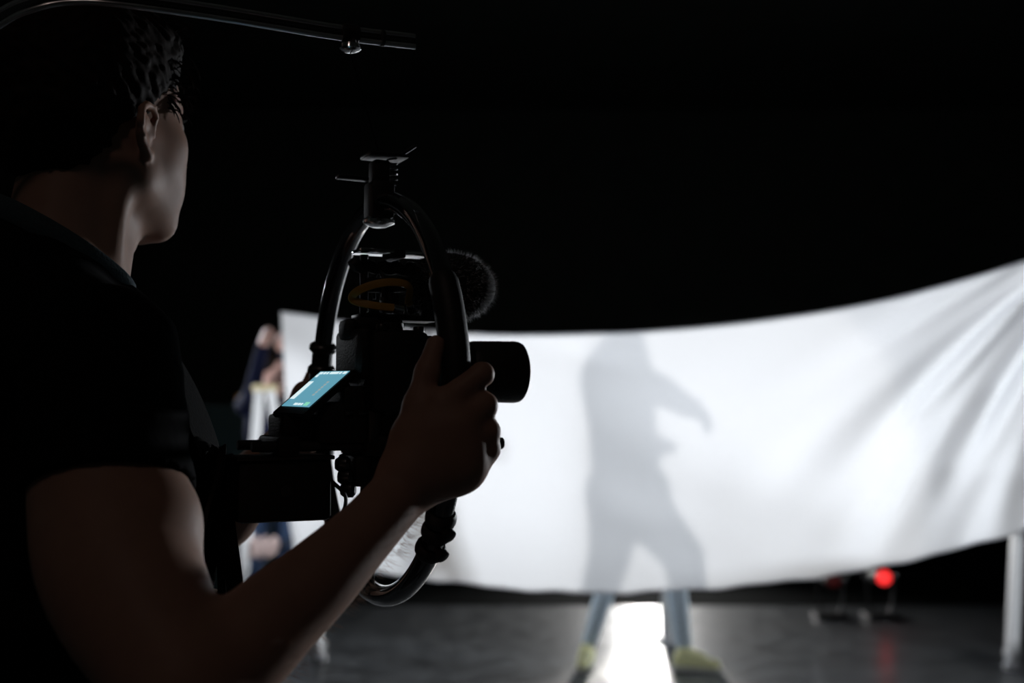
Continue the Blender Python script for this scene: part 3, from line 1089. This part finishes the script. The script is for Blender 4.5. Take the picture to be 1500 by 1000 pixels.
# left arm, reaching to the far grip
EL2 = P(262, 815, 1.40); WL = P(446, 630, 1.345)
B.chain([(SL, .055), (SL.lerp(EL2, .5), .052), (EL2, .042), (EL2.lerp(WL, .35), .042), (WL, .027)], .025)
gl = P(463, 585, 1.39)
hx = {'wrist': (P(447, 625, 1.35), .025)}
for i, nm in enumerate(('index', 'middle', 'ring', 'little')):
    y = 575 + 21 * i; x = 452 - 2 * i
    hx[nm] = [(P(x - 6, y, 1.365), .012), (P(x + 8, y - 6, 1.345 + .003), .0095), (P(x + 26, y - 6, 1.352), .0088), (P(x + 34, y - 4, 1.375), .008)]
hx['thumb'] = [(P(432, 612, 1.385), .014), (P(444, 588, 1.405), .0115), (P(454, 566, 1.41), .010), (P(458, 548, 1.41), .0085)]
make_hand(B, hx)
for s_ in (-1, 1):
    B.chain([(T(0, .09 * s_, .90), .085), (T(.02, .11 * s_, .50), .055), (T(-.01, .12 * s_, .09), .035)], .03)
B.mesh('body', .0036, M_skin, man)

# eyes
for y in (-1, 1):
    b = BM(); bmesh.ops.create_uvsphere(b, u_segments=16, v_segments=10, radius=.0122)
    bmesh.ops.translate(b, verts=b.verts, vec=HH(.0805, .032 * y, .0225))
    e = world_part('eye', b, M_eye, man)
    b = BM(); bmesh.ops.create_uvsphere(b, u_segments=12, v_segments=8, radius=.006)
    bmesh.ops.translate(b, verts=b.verts, vec=HH(.0875, .032 * y, .0225))
    ir = bobj('iris', b, M_iris, e)
# eyelashes + brow on the visible side
for y in (-1, 1):
    b = BM()
    for k in range(14):
        a = HH(.092 - .010 * (k / 13) ** 2, (.022 + .024 * k / 13) * y, .030)
        tube(b, [a, a + HF * .005 + UZ * .001, a + HF * .009 + UZ * .005 - TL * .001 * y], [.0005, .0004, .0001], 4)
    world_part('eyelashes', b, M_hair, man)['kind'] = 'stuff'
for y in (-1, 1):
    b = BM()
    for k in range(60):
        u = random.random()
        a = HH(.0925 - .016 * u ** 2, (.014 + .036 * u) * y, .047 + .004 * math.sin(u * 3) + random.uniform(-.002, .002))
        d = (HH(0, y, .3) - HH(0, 0, 0)).normalized()
        tube(b, [a, a + d * .006 + HF * .001], [.0005, .0001], 3)
    world_part('eyebrow', b, M_hair, man)['kind'] = 'stuff'

# hair cap: short at the sides, longer curls in front
Hh = Body()
ax = (HF.normalized(), UZ.cross(HF.normalized()), UZ)
Hh.ell(HH(-.016, 0, .062), (.106, .084, .096), .02, axes=ax)
Hh.ell(HH(.045, 0, .112), (.052, .060, .036), .03, axes=ax)
Hh.ell(HH(-.062, 0, .0), (.052, .066, .062), .03, axes=ax)
Hh.ball(HH(.100, 0, -.005), .072, .012, 's')
Hh.cone(HH(.060, -.12, .0), HH(.060, .12, .0), .052, .052, .012, 's')
Hh.cone(HH(.004, -.13, -.018), HH(.004, .13, -.018), .030, .030, .010, 's')
Hh.add(lambda p: .0022 * np.sin(p[..., 0] * 260 + 3 * np.sin(p[..., 2] * 90)) * np.sin(p[..., 2] * 210 + 2 * np.sin(p[..., 1] * 120)) + .0015 * np.sin(p[..., 1] * 420 + p[..., 2] * 300))
hair = Hh.mesh('hair', .0038, M_hair, man)
b = BM()
for k in range(260):
    u = random.uniform(-1, 1); q = random.random()
    if q < .55:  # fringe curls
        a = HH(.070 + random.uniform(-.03, .012), .052 * u, .118 + random.uniform(-.012, .022))
        d = Vector(HF) * random.uniform(.4, 1) + UZ * random.uniform(-.6, .5) + ax[1] * u * .6
        L = random.uniform(.012, .030)
    else:        # side locks by the temple
        sg = random.choice((-1, 1))
        a = HH(random.uniform(.035, .075), .062 * sg, random.uniform(.03, .10))
        d = Vector(HF) * random.uniform(.2, .8) + UZ * random.uniform(-.9, .1) + ax[1] * sg * .5
        L = random.uniform(.010, .020)
    d.normalize(); s2 = d.cross(UZ).normalized() * random.uniform(-.5, .5)
    pts = [a, a + d * L * .4 + s2 * L * .3, a + d * L * .8 + s2 * L * .5 - UZ * L * .2, a + d * L + s2 * L * .1 - UZ * L * .55]
    tube(b, spline(pts, 3), [.0011, .0011, .001, .001, .0009, .0009, .0008, .0007, .0005, .0002], 4)
o = world_part('curls', b, M_hair, hair)
o.parent = hair
o.matrix_parent_inverse = Matrix.Identity(4)
o['kind'] = 'stuff'
# fine hairs on the forearm's lower edge
b = BM()
for k in range(420):
    u = random.random()
    pts_ = [EL, F1, F2, F3, WR]; rr_ = [.042, .0445, .0385, .0325, .0255]
    seg = min(3, int(u * 4)); v = u * 4 - seg
    c = pts_[seg].lerp(pts_[seg + 1], v); r_ = rr_[seg] * (1 - v) + rr_[seg + 1] * v
    axd = (pts_[seg + 1] - pts_[seg]).normalized()
    dn = Vector((.55, 0, -1)); dn = (dn - axd * dn.dot(axd)).normalized(); sd = axd.cross(dn)
    an = random.gauss(0, .6)
    n_ = (dn * math.cos(an) + sd * math.sin(an)).normalized()
    a = c + n_ * (r_ - .0005)
    L = random.uniform(.005, .013)
    dd = (n_ * .7 + axd * random.uniform(.3, 1.0) + Vector((0, 0, -.3))).normalized()
    tube(b, [a, a + dd * L * .5 + n_ * L * .1, a + dd * L], [.00016, .00013, .00004], 3)
o = world_part('arm_hair', b, M_amber if False else M_skin, man)
o['kind'] = 'stuff'

# t-shirt
wr1 = lambda p: .0016 * np.sin(p[..., 0] * 60 + 40 * p[..., 2]) * np.sin(p[..., 2] * 45 + 30 * p[..., 1]) + .0008 * np.sin(p[..., 2] * 130 - p[..., 0] * 90)
C_ = Body()
C_.cone(T(-.035, 0, 1.53), SR.lerp(NB, .45), .060, .058, .04).cone(T(-.035, 0, 1.53), SL.lerp(NB, .45), .060, .058, .04)
C_.cone(T(.0, 0, 1.50), T(.03, 0, 1.49), .066, .060, .03)
C_.cone(T(-.015, 0, 1.46), SR.lerp(NB, .15), .062, .058, .05).cone(T(-.015, 0, 1.46), SL, .062, .058, .05)
C_.ell(T(0, 0, 1.28), (.127, .175, .21), .05, axes=TA).ell(T(0, 0, 1.06), (.120, .160, .20), .05, axes=TA).ell(T(-.01, 0, .93), (.125, .175, .13), .05, axes=TA)
C_.add(wr1)
C_.cut(T(0, 0, .86), (0, 0, -1))
C_.cut(T(.0657, 0, 1.527), (TF * .60 + UZ))
C_.mesh('t_shirt', .0055, M_shirt, man)
# sleeves (part of the shirt's look, own mesh each so that the hems stay crisp)
C_ = Body()
C_.chain([(SR.lerp(NB, .25), .066), (SR, .067), (A1, .0685), (A2, .069)], .04)
C_.add(wr1)
ad = (P(150, 712, .92) - P(150, 600, .95)).normalized()
C_.cut(P(160, 716, .925), ad)
C_.mesh('sleeve', .004, M_shirt, man)
C_ = Body()
C_.chain([(SL.lerp(NB, .25), .062), (SL, .063), (SL.lerp(EL2, .55), .064)], .04)
C_.add(wr1)
C_.cut(SL.lerp(EL2, .5), (EL2 - SL))
C_.mesh('sleeve', .006, M_shirt, man)
# neck band
b = BM()
cn = T(-.004, 0, 1.562)
ring = []
for k in range(40):
    a = 2 * math.pi * k / 40
    f_, l_ = math.cos(a), math.sin(a)
    ring.append(cn + TF * .072 * f_ + TL * .064 * l_ + UZ * (-.6 * .072 * f_))
tube(b, ring, 1, 10, closed=True, flat=(.008, .022), up=(0, 0, 1))
world_part('neck_band', b, M_collar, man)
# trousers and shoes
C_ = Body()
C_.ell(T(-.01, 0, .92), (.120, .170, .12), .05, axes=TA)
for s_ in (-1, 1): C_.chain([(T(0, .09 * s_, .90), .100), (T(.02, .11 * s_, .50), .074), (T(-.01, .12 * s_, .10), .060)], .03)
C_.mesh('trousers', .011, M_trouser, man)
for s_ in (-1, 1):
    S_ = Body()
    S_.cone(T(-.05, .12 * s_, .045), T(.18, .135 * s_, .038), .043, .036, .02)
    S_.cut((0, 0, .002), (0, 0, -1))
    S_.mesh('shoe', .009, M_rubber, man)

# ================================================================== BODY SUPPORT VEST WITH OVERHEAD ARM
vest = empty('support_vest', tuple(T(-.16, 0, 1.0)), 0, 'black camera support vest with a thin curved arm reaching over the cameraman\'s head', 'vest')


def surf(f, l, z, out):
    return T(f, l, z) + out


def strap(name, pts, w_, th_=.004, m=M_webbing, parent=vest, center=None, n=8):
    sp_ = spline(pts, n)
    ups = []
    for p_ in sp_:
        c = center(p_) if center else Vector((TC.x, TC.y, p_.z))
        ups.append((p_ - c).normalized())
    b = BM(); tube(b, sp_, 1, 10, flat=(w_, th_), up=ups)
    return world_part(name, b, m, parent)


shc = lambda p_: Vector((TC.x, TC.y, min(p_.z, 1.36)))
for s_ in (-1, 1):
    strap('shoulder_strap', [T(-.135, .08 * s_, 1.22), T(-.125, .09 * s_, 1.36), T(-.08, .095 * s_, 1.475), T(.0, .10 * s_, 1.512), T(.075, .095 * s_, 1.455), T(.125, .09 * s_, 1.36), T(.150, .085 * s_, 1.24), T(.142, .09 * s_, 1.10)], .055, .010, center=shc)
# chest pads, belly belt, side straps, buckles
for s_ in (-1, 1):
    C_ = Body()
    C_.ell(T(.118, .06 * s_, 1.27), (.026, .050, .10), .02, axes=TA)
    C_.add(lambda p: .001 * np.sin(p[..., 2] * 300))
    C_.mesh('chest_pad', .006, M_webbing, vest)
b = BM()
pts = [T(.138 * math.cos(a), .182 * math.sin(a), 1.04) for a in [2 * math.pi * k / 40 for k in range(40)]]
tube(b, pts, 1, 10, closed=True, flat=(.012, .075), up=(0, 0, 1))
world_part('waist_belt', b, M_webbing, vest)
strap('side_strap', [T(.150, -.075, 1.19), T(.125, -.125, 1.20), T(.045, -.185, 1.22), T(-.06, -.178, 1.23), T(-.13, -.09, 1.24)], .030)
b = BM(); box(b, T(.152, -.05, 1.195), (.012, .05, .034), .004, rot=Matrix.Rotation(math.atan2(TF.y, TF.x), 3, 'Z')); world_part('buckle', b, M_gloss, vest)
b = BM(); box(b, T(.146, -.07, 1.33), (.012, .044, .02), .004, rot=Matrix.Rotation(math.atan2(TF.y, TF.x), 3, 'Z')); world_part('buckle', b, M_gloss, vest)
# hanging webbing and open zip at the front
zp = spline([P(325, 655, 1.16), P(322, 690, 1.13), P(305, 745, 1.10), P(298, 800, 1.09), P(300, 870, 1.09)], 8)
b = BM(); tube(b, zp, 1, 8, flat=(.012, .003), up=(-.3, -1, 0)); world_part('zip_tape', b, M_webbing, vest)
b = BM()
for i in range(len(zp) - 1):
    for k in (0.0, .33, .66):
        c = zp[i].lerp(zp[i + 1], k)
        box(b, c + Vector((0, -.0035, 0)), (.004, .002, .0016))
o = world_part('zip_teeth', b, M_metal, vest, smooth=False); o['kind'] = 'stuff'
b = BM(); tube(b, spline([P(330, 668, 1.15), P(328, 720, 1.13), P(334, 780, 1.12), P(342, 840, 1.11), P(348, 905, 1.11)], 8), 1, 8, flat=(.020, .003), up=(-.4, -1, 0)); world_part('loose_strap', b, M_webbing, vest)
# spine bar and arm
hub = P(-95, 330, 1.02)
arm_pts = spline([T(-.165, 0, 1.02), T(-.165, 0, 1.25), P(-150, 420, 1.10), P(-150, 230, 1.08), P(-85, 95, 1.06), P(0, 27, 1.06), P(52, 4, 1.06), P(105, -5, 1.07), P(170, -2, 1.08), P(300, 16, 1.12), P(400, 32, 1.15), P(500, 48, 1.18), P(608, 61, 1.21)], 12)
b = BM()
side = Vector((0, 0, 0))
tube(b, arm_pts, 1, 10, flat=(.0085, .004), up=(.2, -1, .1))
world_part('overhead_arm', b, M_gloss, vest)
sdv = []
for i in range(len(arm_pts)):
    t_ = (arm_pts[min(i + 1, len(arm_pts) - 1)] - arm_pts[max(i - 1, 0)]).normalized()
    sdv.append(t_.cross(Vector((.2, -1, .1))).normalized())
for sg in (-1, 1):
    b = BM(); tube(b, [p_ + n__ * .0056 * sg for p_, n__ in zip(arm_pts, sdv)], .0030, 10); world_part('arm_rail', b, M_steel, vest)
b = BM()
box(b, T(-.150, 0, 1.15), (.028, .16, .36), .012, rot=Matrix.Rotation(math.atan2(TF.y, TF.x), 3, 'Z'))
world_part('back_plate', b, M_rubber, vest)
pc = P(513, 50, 1.184)
b = BM()
ad_ = (P(560, 56, 1.2) - P(470, 43, 1.17)).normalized()
cyl(b, pc - ad_ * .009, pc + ad_ * .009, .0105, 20, .002)
box(b, pc - Vector((0, 0, .010)), (.014, .014, .012), .002)
world_part('clamp_collar', b, M_rubber, vest)
b = BM()
lathe(b, pc - Vector((0, 0, .011)), pc - Vector((0, 0, .1)), [(0, .010), (.003, .011), (.005, .0115), (.007, .009), (.0085, .004)], 24)
world_part('pulley_cap', b, M_chrome, vest)
b = BM()
e_ = P(560, 56, 1.195)
cyl(b, e_ - ad_ * .0015, e_ + ad_ * .0015, .0085, 16)
world_part('arm_joint', b, M_rubber, vest)

# ================================================================== RING STABILISER
RC = Vector((-.1415, 1.2, 1.413)); RR = .2045
ra = math.atan2(.446, .895)
ringo = empty('ring_stabilizer', tuple(RC), ra, 'black hoop-shaped camera stabilizer held in both hands of the cameraman', 'stabilizer')


def arc(a0, a1, n=40, r=RR, x=0.0):
    """angles from the top, positive towards the near (right) side"""
    return [Vector((x, -r * math.sin(R(a0 + (a1 - a0) * k / n)), r * math.cos(R(a0 + (a1 - a0) * k / n)))) for k in range(n + 1)]


b = BM(); tube(b, arc(0, 360, 119)[:-1], .0108, 16, closed=True); bobj('hoop', b, M_gloss, ringo)
b = BM(); tube(b, arc(58, 100, 24), [.0128] + [.0142] * 23 + [.0128], 18); bobj('grip', b, M_rubber, ringo)
b = BM(); tube(b, arc(-110, -81, 24), [.0128] + [.0142] * 23 + [.0128], 18); bobj('grip', b, M_rubber, ringo)
for a_ in (-80, -72.5):
    b = BM(); tube(b, arc(a_ - 1.6, a_ + 1.6, 4), [.0135, .0165, .017, .0165, .0135], 18); bobj('coupling', b, M_metal, ringo)
b = BM(); tube(b, arc(-79, -73, 8), .0125, 18); bobj('sleeve', b, M_rubber, ringo)
for a_ in (123, 127.5, 134):
    b = BM(); tube(b, arc(a_ - 2.0, a_ + 2.0, 4), [.0125, .0145, .0148, .0145, .0125], 18); bobj('clamp_band', b, M_rubber, ringo)
for a_ in (124.5, 131):
    b = BM()
    q = arc(a_, a_ + 1, 1)[0]; nrm = q.normalized(); sd = Vector((1, 0, 0))
    lathe(b, q + nrm * .008 , q + nrm * .03 + sd * .006, [(0, .004), (.007, .004), (.0075, .0060), (.013, .0064), (.014, .004)], 12)
    bobj('clamp_screw', b, M_rubber, ringo)
# top mount
b = BM()
box(b, (0, 0, RR + .004), (.026, .030, .040), .004)
box(b, (0, 0, RR + .034), (.018, .022, .026), .003)
bobj('top_clamp', b, M_rubber, ringo)
b = BM(); box(b, (.006, 0, RR + .052), (.044, .034, .004), .001); bobj('top_plate', b, M_metal, ringo)
b = BM()
hel = [Vector((.012 + .0055 * math.cos(t), -.006 + .0055 * math.sin(t), RR + .022 + .028 * t / (2 * math.pi * 5))) for t in [k * 2 * math.pi * 5 / 80 for k in range(81)]]
tube(b, hel, .0011, 6); bobj('spring', b, M_metal, ringo)
b = BM(); box(b, (-.030, 0, RR + .026), (.034, .012, .004), .0012); bobj('lever', b, M_metal, ringo)
b = BM(); lathe(b, (-.0, 0, RR - .014), (.0, 0, RR - .03), [(0, .014), (.003, .017), (.006, .017), (.010, .008)], 20); bobj('clamp_nut', b, M_chrome, ringo)
b = BM(); tube(b, spline([(.020, -.004, RR + .054), (.03, -.006, RR + .060), (.038, -.008, RR + .066)], 4), .0022, 6); bobj('plate_hook', b, M_metal, ringo)
# rods
for y in (-.030, .030):
    b = BM(); cyl(b, (-.140, y, -.049), (.118, y, -.049), .0052, 16, .001); rd = bobj('rod', b, M_rubber, ringo)
    b = BM(); cyl(b, (.116, y, -.049), (.132, y, -.049), .0064, 16, .001); bobj('end_cap', b, M_rubber, rd)
b = BM()
box(b, (-.002, 0, -.049), (.050, .086, .022), .003)
box(b, (-.105, 0, -.049), (.022, .080, .020), .003)
bobj('rod_clamp', b, M_plast, ringo)
b = BM(); box(b, (.0, 0, -.028), (.105, .070, .012), .002); bobj('base_plate', b, M_plast, ringo)
b = BM(); box(b, (-.008, 0, -.075), (.052, .06, .032), .004); bobj('motor_block', b, M_plast, ringo)
b = BM(); box(b, (-.106, -.002, -.093), (.094, .062, .060), .005); bp = bobj('battery_box', b, M_plast, ringo)
b = BM(); lathe(b, (-.105, -.0335, -.093), (-.105, -.036, -.093), [(0, .006), (.001, .006), (.002, .004)], 16); bobj('badge', b, M_metal, bp)
b = BM(); box(b, (-.106, -.002, -.0605), (.098, .066, .004), .001); bobj('lid', b, M_metal, bp)
b = BM()
for k in range(3): lathe(b, (-.052 + .003 * k, -.02, -.068 - .013 * k), (-.036 + .002 * k, -.028, -.068 - .013 * k), [(0, .005), (.004, .008), (.012, .008), (.015, .005)], 12)
bobj('thumb_screws', b, M_metal, ringo)
b = BM(); tube(b, spline([(-.058, -.03, -.085), (-.046, -.036, -.10), (-.050, -.03, -.12), (-.066, -.02, -.118)], 6), .002, 6); bobj('power_cable', b, M_rubber, ringo)
b = BM(); box(b, (-.008, .0, -.105), (.014, .024, .20 - .13), .002); bobj('post', b, M_rubber, ringo)
b = BM(); tube(b, [(-.008, 0, -.13), (-.008, 0, -.205)], .006, 10); bobj('lower_post', b, M_gloss, ringo)
for y in (-.042, .042):
    b = BM(); box(b, (-.02, y, -.012), (.012, .006, .07), .002); bobj('cage_upright', b, M_metal, ringo)
b = BM()
box(b, (-.030, 0, -.026), (.090, .078, .042), .004)
box(b, (-.088, .004, -.030), (.040, .060, .026), .004)
bobj('recorder', b, M_plast, ringo)
b = BM(); box(b, (-.030, -.004, -.004), (.040, .072, .030), .005); bobj('mount_block', b, M_plast, ringo)
for k in range(4):
    b = BM(); box(b, (-.045 + .014 * k, -.0405, -.016), (.009, .003, .005), .001); bobj('button', b, M_metal, ringo)
b = BM(); box(b, (-.030, -.010, .044), (.014, .088, .052), .006); bobj('rear_housing', b, M_plast, ringo)

# hanging cord from the arm's pulley to the ring
top_w = Matrix.Translation(RC) @ Matrix.Rotation(ra, 4, 'Z') @ Vector((0, 0, RR + .054))
b = BM(); tube(b, [pc - Vector((0, 0, .018)), top_w], .0006, 6); world_part('hanging_cord', b, M_shirt, vest)

# ================================================================== CAMERA
ca = empty('camera', tuple(RC), ra, 'black mirrorless camera with a hooded lens and tilted glowing screen inside the hoop', 'camera')
b = BM()
box(b, (.003, -.010, .026), (.064, .110, .084), .010)
box(b, (-.006, -.002, .072), (.052, .050, .022), .006)        # finder hump
cb = bobj('body', b, M_plast, ca)
b = BM(); box(b, (.034, -.050, .024), (.032, .032, .078), .012); bobj('hand_grip', b, M_rubber, ca)
b = BM(); box(b, (-.034, -.004, .070), (.014, .034, .022), .006); bobj('eyepiece', b, M_rubber, ca)
for x, y, r_, h_ in ((.0, -.045, .011, .010), (-.016, -.055, .006, .007), (-.002, .048, .012, .008), (.026, -.05, .006, .006)):
    b = BM(); lathe(b, (x, y, .066), (x, y, .09), [(0, r_), (.002, r_), (h_ - .001, r_ * .96), (h_, r_ * .85)], 20); bobj('dial', b, M_metal, ca)
b = BM(); box(b, (-.006, 0, .086), (.022, .022, .005), .001); bobj('hot_shoe', b, M_metal, ca)
b = BM()
lathe(b, (.028, 0, .032), (.2, 0, .032), [(0, .030), (.004, .031), (.012, .031), (.014, .029), (.030, .029), (.032, .031), (.050, .031), (.052, .0295), (.070, .0295), (.075, .030), (.078, .028)], 36)
ln = bobj('lens', b, M_plast, ca)
b = BM()
for k in range(36):
    a = 2 * math.pi * k / 36
    box(b, (.070, .0312 * math.cos(a), .032 + .0312 * math.sin(a)), (.014, .0012, .0018))
o = bobj('focus_ribs', b, M_rubber, ln, smooth=False); o['kind'] = 'stuff'
b = BM()
lathe(b, (.100, 0, .029), (.2, 0, .029), [(0, .030), (.002, .0315), (.010, .0335), (.060, .0345), (.064, .0338), (.064, .031), (.04, .029), (.035, .001)], 40)
bobj('lens_hood', b, M_rubber, ca)
b = BM(); lathe(b, (.128, 0, .032), (.16, 0, .032), [(0, .027), (.006, .02), (.008, .001)], 30); bobj('front_glass', b, M_glass, ln)
# screen panel
c4 = [P(470, 545, 1.182), P(513, 544, 1.152), P(453, 597, 1.120), P(413, 595, 1.150)]
u_ = (c4[1] - c4[0]).normalized(); Wd = (c4[1] - c4[0]).length
v_ = (c4[3] - c4[0]); v_ = (v_ - u_ * v_.dot(u_)); Ht = v_.length; v_.normalize()
n_ = u_.cross(v_)
if n_.z < 0: n_ = -n_
mid = (c4[0] + c4[1] + c4[2] + c4[3]) / 4
Rm = Matrix((u_, v_, n_)).transposed()


def scr_quad(u0, v0, u1, v1, lift, m, name, parent):
    q = [c4[0].lerp(c4[1], u) * (1 - v) + c4[3].lerp(c4[2], u) * v + n_ * lift for u, v in ((u0, v0), (u1, v0), (u1, v1), (u0, v1))]
    b = BM(); vs = [b.verts.new(p_) for p_ in q] + [b.verts.new(p_ - n_ * .0003) for p_ in q]
    for f in ((0, 1, 2, 3), (7, 6, 5, 4), (0, 4, 5, 1), (1, 5, 6, 2), (2, 6, 7, 3), (3, 7, 4, 0)): b.faces.new([vs[i] for i in f])
    o = world_part(name, b, m, parent, smooth=False)
    return o


b = BM()
q_ = [c4[0].lerp(c4[1], u) * (1 - v) + c4[3].lerp(c4[2], u) * v for u, v in ((-.10, -.06), (1.10, -.06), (1.10, 1.20), (-.10, 1.20))]
vs = [b.verts.new(p_ + n_ * .0004) for p_ in q_] + [b.verts.new(p_ - n_ * .0065) for p_ in q_]
for f in ((0, 1, 2, 3), (7, 6, 5, 4), (0, 4, 5, 1), (1, 5, 6, 2), (2, 6, 7, 3), (3, 7, 4, 0)): b.faces.new([vs[i] for i in f])
bmesh.ops.bevel(b, geom=list(b.edges), offset=.0014, segments=2, affect='EDGES')
sc = world_part('tilting_screen', b, M_plast, ca)


def scr(u0, v0, u1, v1, lift, m, name):
    o = scr_quad(u0, v0, u1, v1, lift, m, name, ca)
    Mw = o.matrix_parent_inverse.copy()
    o.parent = sc
    o.matrix_parent_inverse = Matrix.Identity(4)
    return o


scr(0, 0, 1, 1, .0009, M_scr, 'screen_picture')
for k, (a, b_) in enumerate(((.05, .16), (.20, .27), (.31, .36), (.42, .70), (.74, .80), (.86, .97))):
    scr(a, .025, b_, .085, .0013, M_scrw, 'status_icon')
scr(.02, .30, .17, .80, .0013, M_scrw, 'bright_bar')
scr(.03, .10, .10, .17, .0013, M_scrw, 'status_icon')
for k in range(6): scr(.66, .30 + .07 * k, .72, .345 + .07 * k, .0013, M_scrb, 'scale_mark')
for k, (a, b_) in enumerate(((.38, .50), (.53, .60), (.63, .68))): scr(a, .91, b_, .965, .0013, M_scrw, 'status_icon')
scr(.74, .88, .88, .97, .0013, M_scrg, 'battery_icon')
b = BM()
box(b, c4[0].lerp(c4[1], .5) - n_ * .010 - v_ * -.006, (.03, .008, .014), .002, rot=Rm)
world_part('screen_hinge', b, M_metal, ca)
# top handle
b = BM()
box(b, (.020, 0, .1535), (.092, .036, .0035), .0008)
hd_ = bobj('top_handle', b, M_mirror, ca)
b = BM()
hp_ = [Vector((-.030 + .108 * k / 40, 0, .137 + .0022 * math.sin(k * 1.1))) for k in range(41)]
tube(b, hp_, [.0062 + .0012 * math.sin(k * 1.1) for k in range(41)], 12); bobj('ribbed_grip', b, M_rubber, ca)
for x in (-.016, .052):
    b = BM(); cyl(b, (x, 0, .086), (x, 0, .150), .0045, 12); bobj('handle_post', b, M_rubber, ca)
b = BM(); box(b, (.017, 0, .1515), (.013, .040, .009), .0015); bobj('handle_screw', b, M_rubber, ca)
b = BM(); box(b, (.018, 0, .084), (.086, .030, .006), .001); bobj('handle_plate', b, M_metal, ca)

# ================================================================== MICROPHONE
mi = empty('microphone', tuple(RC), ra, 'shotgun microphone in a grey furry windshield on top of the camera', 'microphone')
b = BM(); cyl(b, (-.015, 0, .118), (.06, 0, .122), .008, 16, .001); bobj('barrel', b, M_rubber, mi)
Wb = Body()
Wb.ell((.093, 0, .121), (.052, .037, .037), .02)
ws = Wb.mesh('windshield', .004, M_foam, None)
ws.parent = mi
ws.location.x = -.010
b = BM()
for k in range(2600):
    th_ = random.uniform(0, 2 * math.pi); z_ = random.uniform(-1, 1); q = math.sqrt(1 - z_ * z_)
    n0 = Vector((q * math.cos(th_), q * math.sin(th_), z_))
    a = Vector((.093 + n0.x * .051, n0.y * .036, .121 + n0.z * .036))
    nn = Vector((n0.x / .052, n0.y / .037, n0.z / .037)).normalized()
    d = (nn + Vector((random.uniform(-.7, .7), random.uniform(-.7, .7), random.uniform(-.8, .5)))).normalized()
    L = random.uniform(.004, .009)
    s2 = d.orthogonal().normalized() * .00035
    v1, v2, v3 = b.verts.new(a - s2), b.verts.new(a + s2), b.verts.new(a + d * L)
    b.faces.new((v1, v2, v3))
o = bobj('fur', b, M_fur, ws, smooth=False); o['kind'] = 'stuff'
b = BM()
box(b, (.012, 0, .100), (.018, .016, .022), .003)
tube(b, spline([(.0, .014, .105), (.0, .016, .122), (.0, 0, .134), (.0, -.016, .122), (.0, -.014, .105)], 5), .0022, 8)
bobj('shock_mount', b, M_rubber, mi)
am = empty('cable', tuple(RC), ra, 'amber yellow cable looped over the top of the camera under its handle', 'cable')
b = BM()
tube(b, spline([(.030, -.010, .100), (.022, -.030, .116), (-.004, -.036, .118), (-.030, -.030, .110), (-.036, -.022, .100), (-.016, -.030, .094), (.006, -.034, .092)], 8), 1, 10, flat=(.0085, .003), up=(0, -.9, .2))
bobj('loop', b, M_amber, am)
b = BM(); cyl(b, (.030, -.014, .100), (.036, -.004, .092), .005, 12, .001); cyl(b, (.004, -.034, .092), (.016, -.033, .090), .0045, 12, .001)
bobj('plug', b, M_chrome, am)
